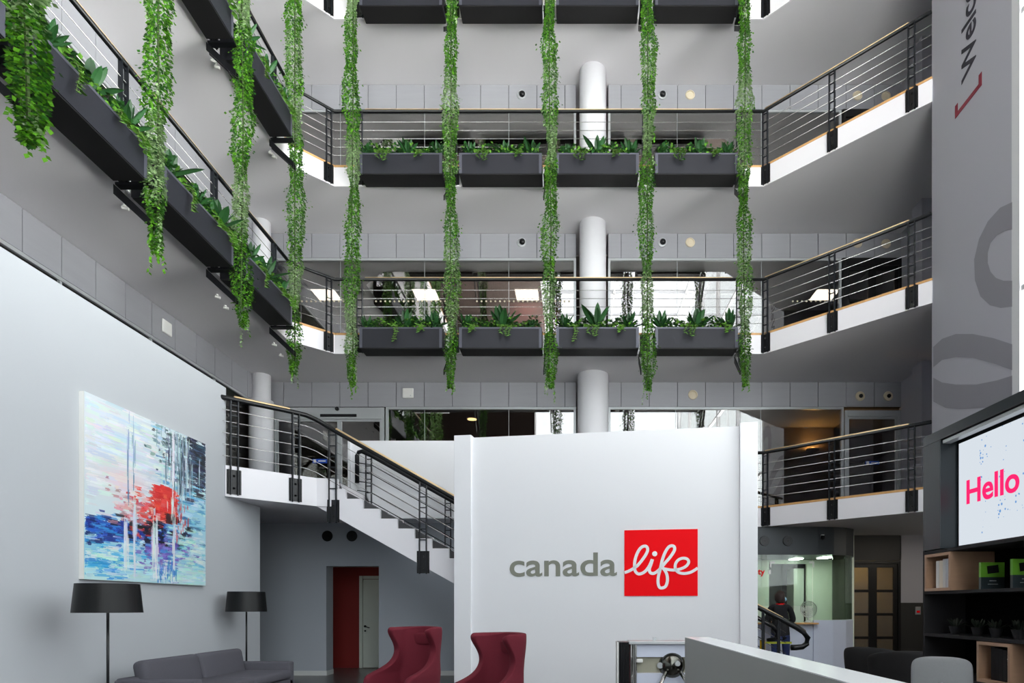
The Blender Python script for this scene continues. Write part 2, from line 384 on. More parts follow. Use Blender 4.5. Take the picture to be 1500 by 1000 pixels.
# office ceilings and lights
for k in (0, 1, 2, 3):
    g = G(); zc = FL[k]+2.52 if k else SB[1]-0.57
    g.box(-9.9, BACK+0.13, zc, 9.4, 20.4, zc+0.04); struct(g, 'ceiling', 'officeceil')
    g = G(); g.box(-9.9, BACK+0.2, FL[k], 9.4, 20.4, FL[k]+0.01); struct(g, 'floor', 'carpet')
def led(x, y, z, label):
    t = thing('ceiling_light', label, 'light', (x, y, z), 0, 'square ceiling lights in the offices')
    g = G()
    for a, b, c, d in ((-.31, -.31, .31, -.29), (-.31, .29, .31, .31), (-.31, -.29, -.29, .29), (.29, -.29, .31, .29)): g.box(a, b, -0.03, c, d, 0)
    g.build('frame', 'alu', t, world=False)
    g = G(); g.box(-.29, -.29, -0.025, .29, .29, -0.003); g.build('diffuser', 'panel', t, world=False)
for x, lb in ((-6.35, 'square lit ceiling panel behind the glass at the far left of the second gallery'), (-3.79, 'square lit ceiling panel between the first and second hanging vines of the back row'),
              (-1.19, 'square lit ceiling panel beside the red panel, left of the column'), (6.45, 'square lit ceiling panel seen through the right-hand balustrade')):
    led(x, 16.5, FL[1]+2.52, lb)
for x, y, lb in ((-5.0, 15.5, 'round warm downlight above the sliding door'), (-2.45, 15.5, 'round warm downlight behind glass left of the dark red wall')):
    t = thing('downlight', lb, 'light', (x, y, SB[1]-0.57)); g = G(); g.lathe([(0.14, -0.02), (0.14, 0)], n=20); g.build('rim', 'alu', t, world=False)
    g = G(); g.lathe([(0.11, -0.026), (0.11, -0.004)], n=20); g.build('lens', 'warm', t, world=False)
t = thing('wall_lamp', 'warm uplighter glowing on the wall behind the right-hand mezzanine glass', 'lamp', (6.0, 16.1, 5.25))
g = G(); g.lathe([(0.02, -0.1), (0.16, 0.0), (0.16, 0.03)], n=20); g.build('bowl', 'black', t, world=False)
g = G(); g.lathe([(0.12, 0.03), (0.12, 0.04)], n=20); g.build('bulb', emat('uplight', (255, 196, 110), 90), t, world=False)
g = G(); g.tube([(0, 0, -0.1), (0, 0.12, -0.12)], 0.02); g.build('arm', 'black', t, world=False)
g = G(); g.box(3.6, 16.25, FL[0], 6.6, 16.35, SB[1]-0.57); struct(g, 'wall_office', 'office')
g = G(); g.box(-2.2, 17.0, FL[0]+.02, -0.55, 17.1, SB[1]-0.58); struct(g, 'wall_red', 'redsign')
t = thing('wall_banner', 'wine red banner with white upright lettering behind the gallery glass', 'banner', (-1.3, 16.9, FL[1]))
g = G(); g.box(-1.75, 16.9, FL[1]+0.0, -0.35, 16.94, FL[1]+2.5); g.build('panel', 'redsign', t)
text('lettering', 'unum', 0.52, (-1.0, 16.89, FL[1]+0.35), (PI/2, -PI/2, 0), 'plastic', t, 0.003)
# dot manifestations on first gallery glass
t = tag(bpy.data.objects.new('glass_dots', None), 'row of small pale dots across the first gallery glazing', 'decal'); C.objects.link(t); t.location = (-4, BACK, FL[1]+1.45)
g = G()
for a, b in ((-6.4, -5.2), (-4.5, -2.9), (-2.2, -0.1), (5.0, 6.05)):
    x = a
    while x < b:
        g.lathe([(0.022, 0), (0.022, 0.004)], (x, BACK+0.028, FL[1]+1.44), 8, 'y'); x += 0.105; g.build('dot', 'cream', t); g = G()
# ------------------------------------------------------------------ sliding door, right mezz door, black double doors
def simple_door(name, lb, x0, x1, z0, z1, frame, y=BACK, split=None, hdr=0.0, rows=1, infill='glass', fw=0.06):
    root = bpy.data.objects.new(name, None); C.objects.link(root); root.location = (x0, y, z0); root['kind'] = 'structure'
    if lb: root['label'] = lb
    g = G(); g.box(x0, y-0.02, z0, x0+fw, y+0.1, z1); g.box(x1-fw, y-0.02, z0, x1, y+0.1, z1); g.box(x0+fw, y-0.02, z1-fw, x1-fw, y+0.1, z1)
    g.build('door_frame', frame, root)
    zt = z1-fw-hdr
    if hdr: g = G(); g.box(x0+fw, y-0.03, zt, x1-fw, y+0.1, z1-fw); g.build('header', frame, root)
    cuts = [x0+fw]+(split or [])+[x1-fw]
    for a, b in zip(cuts[:-1], cuts[1:]):
        g = G(); w = 0.05 if rows == 1 else 0.09
        g.box(a, y+0.01, z0, a+w, y+0.06, zt); g.box(b-w, y+0.01, z0, b, y+0.06, zt); g.box(a+w, y+0.01, zt-w, b-w, y+0.06, zt); g.box(a+w, y+0.01, z0, b-w, y+0.06, z0+w)
        zz = [z0+w+(zt-z0-2*w)*i/rows for i in range(rows+1)]
        for q in zz[1:-1]: g.box(a+w, y+0.015, q-0.03, b-w, y+0.055, q+0.03)
        lf = g.build('door_leaf', frame, root); lf['_w'] = Vector(root.location)
        for q in range(rows):
            g = G(); g.box(a+w, y+0.03, zz[q], b-w, y+0.04, zz[q+1]); g.build('pane', infill, lf)
    return root
d = simple_door('door_1', 'glass sliding door with silver header at the stair head', X(400, BACK), X(563, BACK), FL[0], Z(597, BACK), 'alu', split=[X(497, BACK)], hdr=0.2)
t = tag(G().box(X(470, BACK), BACK-0.045, Z(611, BACK), X(523, BACK), BACK-0.032, Z(607, BACK)).build('sensor_strip', 'black'), 'black sensor strip on the sliding door header', 'sensor')
t = tag(G().lathe([(0.045, 0), (0.04, 0.05)], (X(495.5, BACK), BACK-0.09, Z(600, BACK)), 14, 'y').build('door_sensor', 'black'), 'small round black sensor above the sliding door', 'sensor')
t = thing('push_sticker', 'small blue and white sticker on the sliding door glass', 'sign', (X(470, BACK), BACK+0.0, Z(675, BACK)))
G().box(X(458, BACK), BACK-0.0, Z(678, BACK), X(479, BACK), BACK+0.008, Z(672, BACK)).build('plate', 'blue', t)
g = G(); g.box(X(459.5, BACK), BACK-0.004, Z(677.3, BACK), X(463, BACK), BACK-0.001, Z(672.7, BACK)); g.box(X(466, BACK), BACK-0.004, Z(675.8, BACK), X(477, BACK), BACK-0.001, Z(674.2, BACK)); g.build('lettering', 'plastic', t)
simple_door('door_2', None, X(1237, BACK), X(1319, BACK), FL[0], Z(601, BACK), 'alu', split=None, hdr=0.08)
t = thing('push_sticker', 'small blue and white sticker on the right mezzanine door', 'sign', (X(1278, BACK), BACK, Z(678, BACK)))
G().box(X(1268, BACK), BACK, Z(680, BACK), X(1288, BACK), BACK+0.008, Z(675, BACK)).build('plate', 'blue', t)
g = G(); g.box(X(1269, BACK), BACK-0.004, Z(679.4, BACK), X(1273, BACK), BACK-0.001, Z(675.6, BACK)); g.box(X(1276, BACK), BACK-0.004, Z(678, BACK), X(1286, BACK), BACK-0.001, Z(677, BACK)); g.build('lettering', 'plastic', t)
for k in (1, 2, 3):
    simple_door('door_%d' % (2+k), None, 6.13, RW, FL[k], SB[k+1]-0.575, 'blackdoor', split=[6.8], hdr=0.12, rows=3)
# ------------------------------------------------------------------ railings
def cr(pts, n=6):
    return [Vector(p) for p in pts]
def offset_path(path, o):
    out = []
    k = len(path)
    for i in range(k):
        p = Vector(path[i][:2])
        d0 = (p-Vector(path[i-1][:2])).normalized() if i > 0 else None
        d1 = (Vector(path[i+1][:2])-p).normalized() if i < k-1 else None
        d0 = d0 or d1; d1 = d1 or d0
        n0 = Vector((d0.y, -d0.x)); n1 = Vector((d1.y, -d1.x)); nn = (n0+n1).normalized()
        q = p+nn*o/max(0.3, nn.dot(n0)); out.append((q.x, q.y))
    return out
def post(root, x, y, dx, dy, zb, zt, plate=True, gap=0.05, name='post'):
    a = math.atan2(dy, dx); g = G(); nx, ny = dy, -dx
    for s in (-1, 1):
        g.obox((x+dx*gap*s, y+dy*gap*s, (zb+zt)/2), (0.007, 0.028, (zt-zb)/2), a)
    for i in range(6):
        z = zb+0.55+(zt-zb-0.62)*i/5
        g.obox((x, y, z), (gap, 0.008, 0.008), a)
    p = g.build(name, 'blackpost', root)
    if plate:
        p['_w'] = root['_w'] if '_w' in root else root.location
        g = G(); g.obox((x-nx*0.012, y-ny*0.012, zb+0.19), (0.10, 0.006, 0.18), a)
        for s in (-1, 1):
            g.obox((x+dx*0.075*s, y+dy*0.075*s, zb+0.19), (0.006, 0.02, 0.18), a)
        for zz in (0.1, 0.28): g.lathe([(0.016, 0), (0.016, 0.02)], (x, y-0.01, zb+zz), 8, 'y')
        g.build('mounting_plate', 'black', p)
def railing(label, path, zf, posts, dark=()):
    P = offset_path(path, 0.055)
    root = thing('balcony_railing', label, 'railing', (P[0][0], P[0][1], zf))
    zt = zf+1.08
    g = G(); g.tube([(x, y, zt) for x, y in P], 0.032, 10); g.build('handrail', 'black', root, smooth=True)
    for a, b in dark:      # maple strips: param pairs of plan points
        g = G(); g.tube([(a[0], a[1], zt+0.026), (b[0], b[1], zt+0.026)], 0.022, 8); g.build('maple_strip', 'railwood', root, smooth=True)
    for i in range(5):
        z = zf+0.19+i*0.168
        g = G(); g.tube([(x, y, z) for x, y in P], 0.005, 6); g.build('rod', 'steel', root, smooth=True)
    for (x, y, dx, dy) in posts: post(root, x, y, dx, dy, zf-0.40, zt)
    return root, P, zt
s2 = math.sqrt(.5)
def diagposts(ts=(0.04, 1.0, 1.97)):
    return [(3.86+t-0.04, 13-t-0.04, s2, -s2) for t in ts]
names = {1: 'of the lower planted gallery', 2: 'of the upper planted gallery', 3: 'of the topmost gallery at the photo top'}
for k in (1, 2, 3):
    ps = [(-5.445, y, 0, 1) for y in (2.2, 4.0, 5.85, 7.765, 9.725, 11.66)]
    ps += [(-4.90, 12.86, s2, s2)]
    ps += [(x, 12.945, 1, 0) for x in (-4.31, -2.405, -0.48, 1.44, 3.34)]
    ps += diagposts()
    o = 0.055
    dk = [((-5.445, 1.0), (-5.445, 11.7)), ((-4.2, 12.945), (3.2, 12.945)), ((3.86, 12.92), (5.76, 11.02))]
    railing('black steel balustrade with maple-topped handrail %s' % names[k], EDGE, FL[k], ps, dk)
    # blackened rod returns near the pier
P = ER
railing('black steel balustrade of the right mezzanine above the glass booth', ER, FL[0], diagposts(), [((3.86, 12.92), (5.76, 11.02))])
# ------------------------------------------------------------------ left lobby wall, landing, stair
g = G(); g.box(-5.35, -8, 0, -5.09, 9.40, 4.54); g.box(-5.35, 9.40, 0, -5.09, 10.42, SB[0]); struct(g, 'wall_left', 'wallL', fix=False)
# under-stair wall with doorway
UY = 12.44
dx0, dx1, dz = X(478, UY), X(555, UY), 2.12
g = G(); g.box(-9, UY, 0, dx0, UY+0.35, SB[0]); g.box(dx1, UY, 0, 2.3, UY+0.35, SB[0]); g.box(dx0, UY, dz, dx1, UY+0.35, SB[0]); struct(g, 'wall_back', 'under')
g = G(); g.box(-9, UY-0.015, 0, dx0+0.0, UY, 0.09); g.box(dx1, UY-0.015, 0, 2.3, UY, 0.09); g.box(dx0, UY-0.015, 0, dx0+0.012, UY+0.35, 0.09); struct(g, 'baseboard_back', 'skirt')
g = G(); g.box(-5.09, -8, 0, -5.078, 10.42, 0.09); struct(g, 'baseboard_left', 'skirt')
g = G(); g.box(-5.6, 13.95, 0, -2.5, 14.1, SB[0]); struct(g, 'wall_corridor', 'redwall')
g = G(); g.box(-5.3, 12.79, 0, -5.25, 13.95, SB[0]); g.box(-3.3, 12.79, 0, -3.2, 13.95, SB[0]); struct(g, 'wall_corridor', 'doorwhite')
root = bpy.data.objects.new('door_6', None); C.objects.link(root); root.location = (-4.3, 13.9, 0); root['kind'] = 'structure'
a = X(526, 13.9); b = a+0.86
g = G(); g.box(a, 13.9, 0, a+0.07, 13.95, 2.0); g.box(b-0.07, 13.9, 0, b, 13.95, 2.0); g.box(a+0.07, 13.9, 1.93, b-0.07, 13.95, 2.0); g.build('door_frame', 'doorwhite', root, bevel=0.005)
g = G(); g.box(a+0.08, 13.915, 0.01, b-0.08, 13.945, 1.92); lf = g.build('door_leaf', 'doorwhite', root); lf['_w'] = Vector(root.location)
g = G(); hz = Z(917, 13.9); g.lathe([(0.025, 0), (0.025, 0.02)], (a+0.13, 13.89, hz), 14, 'y'); g.tube([(a+0.13, 13.885, hz), (a+0.13, 13.86, hz), (a+0.24, 13.86, hz-0.03)], 0.009); g.lathe([(0.02, 0), (0.02, 0.012)], (a+0.13, 13.9, hz-0.1), 12, 'y'); g.build('door_handle', 'black', lf)
t = thing('ceiling_light', 'corridor light inside the red-walled doorway', 'light', (-4.4, 13.3, SB[0]))
G().box(-4.6, 13.2, SB[0]-0.03, -4.2, 13.4, SB[0]-0.001).build('diffuser', emat('corridor_lamp', (255, 240, 220), 1.5), t)
# round black vents on the under-stair wall
for i, xx in enumerate((480, 516)):
    t = thing('round_vent', 'black round vent under the stair landing, %s one' % ('left' if i == 0 else 'right'), 'vent', (X(xx, UY), UY, Z(785, UY)), 0, 'round vents under the stair')
    G().lathe([(0.105, 0), (0.09, 0.02)], (0, -0.02, 0), 28, 'y').build('cover', 'black', t, world=False)
    g = G()
    for r in (0.03, 0.06): g.lathe([(r+0.006, 0), (r, 0.006)], (0, -0.026, 0), 24, 'y')
    g.build('rings', 'black', t, world=False)
# stair
stair = thing('staircase', 'white stair with dark treads descending to the right from the landing', 'staircase', (-3.7, 10.4, 0))
RUN = 0.2775; RISE = 0.16
prof = [(-3.86, 3.395), (-3.67, 3.235)]
x = -3.67; z = 3.235
top = [(-3.87, 3.395), (-3.80, 3.395), (-3.80, 3.235), (x, z)]
steps = []
for i in range(9):
    z -= RISE; steps.append((x, x+RUN, z)); top += [(x, z)]; x += RUN; top += [(x, z)]
landx = x; z -= RISE; top += [(x, z), (x+1.35, z)]; steps.append((x, x+1.35, z)); x += 1.35
zl = z
while z-RISE > 0.1:
    z -= RISE; steps.append((x, x+RUN, z)); top += [(x, z)]; x += RUN; top += [(x, z)]
top += [(x, 0.0)]
bot = [(x-0.5, 0.0), (landx+1.35+0.1, zl-0.32), (landx-0.05, zl-0.32), (-4.13, 2.95), (-4.13, 3.395)]
g = G(); g.prismY(top+bot, 10.34, 10.40); g.build('stringer', 'fascia', stair)
g = G(); g.prismY([(-3.79, 3.345)]+[(a_, b_-0.05) for a_, b_ in top[2:]]+[(a_, b_+0.01) for a_, b_ in bot[:3]]+[(-3.79, 2.77)], 10.401, 11.72); g.prismY([(-4.13, 2.95), (-3.79, 2.95), (-3.79, 2.77)], 10.401, 11.72); g.build('flight', 'soffit', stair)
g = G(); g.prismY([(-3.79, 3.345)]+top[2:]+bot[:3]+[(-3.79, 2.76)], 11.72, 11.78); g.build('stringer', 'fascia', stair)
for (a_, b_, zz) in steps:
    g = G(); g.box(a_-0.02, 10.401, zz-0.05, b_, 11.719, zz-0.02); g.box(a_+0.0, 10.401, zz-0.05+0.03, a_+0.012, 11.719, zz+RISE-0.05); g.build('tread', 'carpet', stair)
SL = RISE/RUN
def railz(xx):
    x1 = landx-0.15
    z0 = 4.16+(-3.83)*0.0
    if xx < x1: return 4.16-(xx+3.83)*0.566
    zc = 4.16-(x1+3.83)*0.566
    x2 = landx+1.1
    if xx < x2: return zc
    return zc-(xx-x2)*0.53
# fix end so that the lower flight's handrail meets (2.98, 1.32)
r = thing('stair_railing', 'near black stair railing with curled lower end and maple strip', 'railing', (-5.1, 9.3, FL[0]))
x1 = landx-0.15; zc = railz(x1); x2 = 2.98-(zc-1.32)/0.5
main = [(-5.13, 9.27, 4.375), (-5.0, 9.40, 4.375), (-4.40, 10.0, 4.375), (-4.24, 10.17, 4.37), (-4.12, 10.27, 4.33), (-3.98, 10.31, 4.25), (-3.83, 10.32, 4.16), (x1, 10.32, zc), (x1+0.15, 10.32, zc-0.03), (x2, 10.32, zc-0.03), (2.98, 10.32, 1.32), (3.42, 10.32, 1.09), (3.58, 10.32, 1.01), (3.70, 10.32, 0.93), (3.77, 10.32, 0.83), (3.75, 10.32, 0.74), (3.68, 10.32, 0.69), (3.58, 10.32, 0.68), (3.50, 10.32, 0.68)]
g = G(); g.tube(main, [0.037]*10+[0.04, 0.044]+[0.046]*7, 12); g.build('handrail', 'black', r, smooth=True)
for a_, b_ in (((-4.98, 9.42, 4.405), (-4.42, 9.98, 4.405)), ((-3.82, 10.32, 4.185), (x1, 10.32, zc+0.03)), ((2.2, 10.32, 1.755), (3.36, 10.32, 1.15))):
    g = G(); g.tube([a_, b_], 0.026, 8); g.build('maple_strip', 'railwood', r, smooth=True)
for i in range(5):
    d = 0.17+i*0.168
    g = G(); g.tube([(p[0], p[1], p[2]-d) for p in main[:12]], 0.005, 6); g.build('rod', 'steel', r, smooth=True)
for (px_, py_, dx_, dy_) in ((-4.98, 9.42, s2, s2), (-4.35, 10.05, s2, s2)): post(r, px_, py_, dx_, dy_, FL[0]-0.38, 4.36)
for xx in (-3.87, -2.42, -0.9, 0.5, 1.9, 3.05, 3.30):
    zz = np.interp(xx, [p[0] for p in main[5:13]], [p[2] for p in main[5:13]]); post(r, xx, 10.32, 1, 0, max(0.02, zz-1.5 if xx < 2.5 else 0.02), zz-0.02, plate=xx < 2.5, gap=0.055 if xx < 2.5 else 0.012)
r = thing('stair_railing', 'far black stair railing starting with an upright loop by the white parapet', 'railing', (-3.93, 11.68, 3.3))
far = [(-3.93, 11.66, 3.58), (-3.93, 11.66, 4.08), (-3.90, 11.66, 4.14), (-3.84, 11.66, 4.155), (-3.67, 11.66, 4.08), (x1, 11.66, zc+.02), (x1+0.15, 11.66, zc), (x2, 11.66, zc), (2.98, 11.66, 1.32), (3.42, 11.66, 1.09), (3.62, 11.66, 0.98), (3.70, 11.66, 0.86), (3.66, 11.66, 0.75), (3.52, 11.66, 0.72)]
g = G(); g.tube(far, 0.04, 12); g.build('handrail', 'black', r, smooth=True)
g = G(); g.tube([(-3.55, 11.66, 4.045), (x1, 11.66, zc+0.06)], 0.026, 8); g.build('maple_strip', 'railwood', r, smooth=True)
for i in range(5):
    d = 0.17+i*0.168
    g = G(); g.tube([(-3.93, 11.66, 4.12-d)]+[(p[0], p[1], p[2]-d) for p in far[4:10]], 0.009, 6); g.build('rod', 'blackpost', r, smooth=True)
for xx in (-3.72, -2.28, -0.9, 0.5, 1.9, 3.1):
    zz = np.interp(xx, [p[0] for p in far[3:11]], [p[2] for p in far[3:11]]); post(r, xx, 11.66, 1, 0, max(0.02, zz-1.25), zz-0.02, plate=False)
# parapet behind stair
g = G(); g.box(-4.15, 11.86, FL[0], 2.4, 11.98, 4.40); g.box(-4.15, 11.80, FL[0], -4.11, 11.86, 4.40); g.box(-3.8, 11.80, 2.96, 2.4, 11.86, FL[0]); struct(g, 'wall_parapet', 'white')
# ------------------------------------------------------------------ white partition with logo
ang = math.atan2(-0.16, 1.0)
pdir = Vector((math.cos(ang), math.sin(ang), 0)); pn = Vector((math.sin(ang), -math.cos(ang), 0))   # pn towards camera
A = Vector((X(688, 9.5), 9.5, 0))
def on_part(px, py, off=0.0):       # pixel -> point on the partition's front plane
    ux = (px-840)/940.0; # ray (ux*Y, Y)
    # (ux*Y - A.x)*n.x + (Y-A.y)*n.y = off
    Yv = (A.x*pn.x+A.y*pn.y+off)/(ux*pn.x+pn.y)
    return Vector((ux*Yv, Yv, Z(py, Yv)))
pr = on_part(1086, 626); pl = on_part(688, 641)
g = G()
def slab(g, p, q, z0, z1, th, mi=0):
    d = (q-p); d.z = 0; c = (p+q)/2
    c = Vector((c.x, c.y, 0))-pn*th/2; g.obox((c.x, c.y, (z0+z1)/2), (d.length/2, th/2, (z1-z0)/2), ang, mi)
part = thing('feature_wall', 'free-standing white lobby partition carrying the red and grey logo', 'wall', (A.x, A.y, 0))
slab(g, pl, pr, 0, pl.z, 0.16); g.build('panel', 'white', part)
for a_, b_, yy in ((665, 690, 637), (1084, 1110, 618)):
    p = on_part(a_, yy, 0.06); q = on_part(b_, yy, 0.06); g = G(); slab(g, p, q, 0, (p.z+q.z)/2, 0.26); g.build('end_post', 'white', part, bevel=0.006)
sg = thing('logo_sign', 'grey canada lettering and red square with white script on the partition', 'sign', on_part(915, 872))
a_ = on_part(914.7, 872.5, 0.0); b_ = on_part(1022, 872.5, 0.0); zt_ = on_part(970, 775.5).z; zb_ = on_part(970, 872.5).z
g = G(); slab(g, a_+pn*0.012, b_+pn*0.012, zb_, zt_, 0.012); g.build('red_square', 'red', sg)
o_ = on_part(745, 843.5, 0.003)
wid = (on_part(902, 843.5)-on_part(745, 843.5)).length
tx = text('lettering', 'canada', 0.475, o_, (PI/2, 0, ang), 'logogrey', sg, 0.004, 0.006)
bpy.context.view_layer.update()
w0 = tx.dimensions.x; tx.scale = (wid/w0, 1, 1)
# script "life" as one flat stroke band
def smooth_curve(pts, n=8):
    P = [np.array(p, float) for p in pts]; out = []
    for i in range(len(P)-1):
        p0 = P[max(i-1, 0)]; p1 = P[i]; p2 = P[i+1]; p3 = P[min(i+2, len(P)-1)]
        for j in range(n):
            t_ = j/n
            out.append(0.5*((2*p1)+(-p0+p2)*t_+(2*p0-5*p1+4*p2-p3)*t_*t_+(-p0+3*p1-3*p2+p3)*t_**3))
    out.append(P[-1]); return out
S = 1083/130.0
def st(g, pts, w, lift=0.0):
    cv = smooth_curve(pts)
    W = [on_part(905+p[0]/S, 765+p[1]/S, 0.0135+lift) for p in cv]; vs = []; k = len(W)
    hw = w/S*9.2/940/2
    for i in range(k):
        t_ = (W[min(i+1, k-1)]-W[max(i-1, 0)]).normalized(); nn = t_.cross(pn).normalized()
        vs += [W[i]-nn*hw, W[i]+nn*hw, W[i]+nn*hw+pn*0.004, W[i]-nn*hw+pn*0.004]
    fs = [(0, 1, 2, 3), ((k-1)*4+3, (k-1)*4+2, (k-1)*4+1, (k-1)*4)]
    for i in range(k-1):
        for j in range(4): fs.append((i*4+j, (i+1)*4+j, (i+1)*4+(j+1) % 4, i*4+(j+1) % 4))
    g.add(vs, fs)
g = G()
st(g, [(82, 612), (135, 592), (190, 562), (240, 525), (295, 460), (340, 395), (364, 340), (355, 300), (325, 288), (280, 310), (240, 370), (212, 450), (204, 530), (212, 590), (245, 625), (290, 622), (340, 590), (385, 530), (420, 450)], 36)
st(g, [(424, 448), (405, 510), (385, 570), (395, 610), (430, 622), (470, 605), (520, 560), (580, 490), (640, 420), (688, 345), (690, 300), (660, 284), (620, 300), (580, 360), (545, 450), (520, 560), (495, 660), (492, 740), (510, 790), (545, 798), (585, 775), (605, 710), (600, 640), (575, 585), (545, 550)], 36, 0.0015)
st(g, [(550, 560), (600, 572), (680, 580), (760, 568), (830, 535), (865, 485), (845, 445), (790, 436), (735, 460), (703, 510), (705, 570), (745, 610), (810, 622), (880, 610), (935, 582), (975, 555)], 34, 0.003)
c_ = on_part(905+450/S, 765+382/S, 0.0135); g.lathe([(0.036, 0), (0.036, 0.006)], (c_.x, c_.y-0.008, c_.z), 20, 'y')
g.build('script_lettering', 'logowhite', sg)
# ------------------------------------------------------------------ pier with vinyl lettering
PX = 6.05
g = G(); g.box(PX, 8.86, 0, 9.5, 10.83, 17.0); struct(g, 'wall_right', 'pier')
def onx(px, py, off=0.004, xx=PX):
    x_ = xx-off; Yv = x_*940.0/(px-840); return Vector((x_, Yv, Z(py, Yv)))
def flat_poly(px, off=0.004, th=0.003, xx=PX):
    P = [onx(a_, b_, off, xx) for a_, b_ in px]; n = len(P)
    g = G(); g.add(P+[p+Vector((th, 0, 0)) for p in P], [tuple(range(n)), tuple(range(n, 2*n))[::-1]]+[(i, n+i, n+(i+1) % n, (i+1) % n) for i in range(n)]); return g
t = thing('welcome_lettering', 'dark upright welcome lettering with crimson bracket on the grey pier', 'sign', onx(1420, 110))
tx = text('lettering', 'Welcome', 0.50, onx(1429, 96), (PI/2, -PI/2, PI/2), 'navy', t, 0.002, 0.007)
tx.rotation_euler = Matrix(((0, 0, -1), (0, -1, 0), (-1, 0, 0))).to_euler()
def ybox(g, y0, y1, z0, z1, x_=PX): g.box(x_-0.006, y0, z0, x_-0.001, y1, z1)
# reading direction goes up (+Z); letters' up is away from the camera (+Y)
mx_ = Matrix(((0, 0, -1), (0, 1, 0), (1, 0, 0)))
tx.rotation_euler = mx_.to_euler()
p = onx(1429, 97); tx.location = Vector((PX-0.004, p.y, 9.47))-t.location
g = G(); ya, yb = onx(1438, 110).y, onx(1399, 160).y
ybox(g, ya, yb, 9.06, 9.13); ybox(g, ya, ya+0.07, 9.13, 9.26); ybox(g, yb-0.07, yb, 9.13, 9.26); g.build('bracket', 'crimson', t)
t = thing('giant_lettering', 'huge darker grey letter shapes painted down the grey pier', 'sign', onx(1440, 450))
def ring(outer, inner, name):
    # strip between two polylines of equal length
    n = len(outer); g = G(); vs = []
    for a_, b_ in zip(outer, inner): vs += [onx(a_[0], a_[1], 0.004), onx(b_[0], b_[1], 0.004)]
    g.add(vs, [(2*i, 2*i+1, 2*i+3, 2*i+2) for i in range(n-1)]); g.build(name, 'piergfx', t)
ring([(1482.5, 296), (1465, 304), (1447, 324), (1434, 350), (1427, 380), (1428, 410), (1436, 434), (1450, 447), (1466, 451), (1482.5, 449)],
     [(1482.5, 336), (1472, 338), (1460, 345), (1451, 356), (1447, 370), (1447, 385), (1451, 398), (1459, 407), (1470, 411), (1482.5, 411)], 'letter')
ring([(1367, 508), (1380, 496), (1400, 489), (1425, 489), (1455, 495), (1482.5, 504)], [(1367, 538), (1380, 527), (1400, 523), (1425, 524), (1455, 532), (1482.5, 542)], 'letter')
ring([(1367, 553), (1380, 560), (1400, 563), (1430, 563), (1460, 557), (1482.5, 550)], [(1367, 588), (1385, 597), (1405, 599), (1430, 598), (1460, 596), (1482.5, 590)], 'letter')
# ------------------------------------------------------------------ facade (right side and front), roof
def curtain(name, pts0, pts1, z0, z1, nx, nz, frame='white'):
    root = bpy.data.objects.new(name, None); C.objects.link(root); root.location = (pts0[0], pts0[1], z0); root['kind'] = 'structure'
    a_ = Vector((pts0[0], pts0[1], 0)); b_ = Vector((pts1[0], pts1[1], 0)); d = b_-a_; an = math.atan2(d.y, d.x)
    g = G()
    for i in range(nx+1):
        p = a_+d*i/nx; g.obox((p.x, p.y, (z0+z1)/2), (0.04, 0.08, (z1-z0)/2), an)
    for j in range(nz+1):
        p = a_+d/2; g.obox((p.x, p.y, z0+(z1-z0)*j/nz), (d.length/2, 0.06, 0.04), an)
    g.build('mullions', frame, root)
    for i in range(nx):
        p = a_+d*(i+0.5)/nx; g = G(); g.obox((p.x, p.y, (z0+z1)/2), (d.length/nx/2-0.045, 0.006, (z1-z0)/2), an); g.build('pane', 'sky_glass', root)
curtain('window_30', (PX+0.08, -7.9), (PX+0.08, 8.74), 1.9, 16.9, 5, 4)
g = G(); g.box(PX, -8, 0, PX+0.2, 8.78, 1.86); struct(g, 'wall_right', 'white')  # unseen base wall, added to keep low outdoor light off the lobby walls
g = G(); g.box(-2.2, -8.2, 0, PX, -8, 2.36); struct(g, 'wall_front', 'white')  # unseen front base, added to block the same low outdoor light
curtain('window_31', (-2.2, -8), (PX, -8), 2.4, 16.9, 3, 4)
g = G(); g.box(-10, -8.2, 0, -2.26, -8, 17.0); struct(g, 'wall_front', mat('brown_stone', (30, 23, 20), 0.8, spec=0.1, var=0.2, scale=0.5))
g = G(); g.box(PX, 8.78, 0, PX+0.2, 8.86, 17.0); struct(g, 'trim_90', 'white')
g = G(); g.box(-10, 2.5, 17.02, 9.7, 20.7, 17.2); g.box(-10, -8.2, 17.02, -1.6, 2.5, 17.2); struct(g, 'ceiling_roof', mat('brown_roof_lining', (84, 70, 64), 0.8, var=0.1))
g = G()
for i in range(5): g.box(-1.6+i*1.8, -8, 17.0, -1.52+i*1.8, 2.5, 17.15)
for i in range(5): g.box(-1.6, -8+i*2.5, 17.0, 6.2, -7.92+i*2.5, 17.15)
struct(g, 'window_skylight', 'white')
# ------------------------------------------------------------------ plants
rnd = random.Random(5)
def leaf(g, p, d, side, L_, W_, mi=0, droop=0.3, seg=1, fold=0.25):
    d = Vector(d).normalized(); side = (Vector(side)-d*Vector(side).dot(d))
    if side.length < 1e-4: side = d.orthogonal()
    side.normalize(); up = side.cross(d)
    p = Vector(p)
    if seg == 1:
        a_ = p; t_ = p+d*L_-Vector((0, 0, droop*L_)); mid = p+d*L_*0.45
        g.add([a_, mid+side*W_/2+up*fold*W_*0.5, t_, mid-side*W_/2+up*fold*W_*0.5], [(0, 1, 2), (0, 2, 3)], mi)
    else:
        vs = []; 
        for i in range(seg+1):
            u = i/seg; c = p+d*L_*u-Vector((0, 0, droop*L_*u*u)); w = W_*0.5*(math.sin(PI*min(1, u*0.92+0.08))**0.8)
            vs += [c-side*w+up*w*fold*2, c, c+side*w+up*w*fold*2]
        fs = []
        for i in range(seg): fs += [(3*i, 3*i+1, 3*i+4, 3*i+3), (3*i+1, 3*i+2, 3*i+5, 3*i+4)]
        g.add(vs, fs, mi)
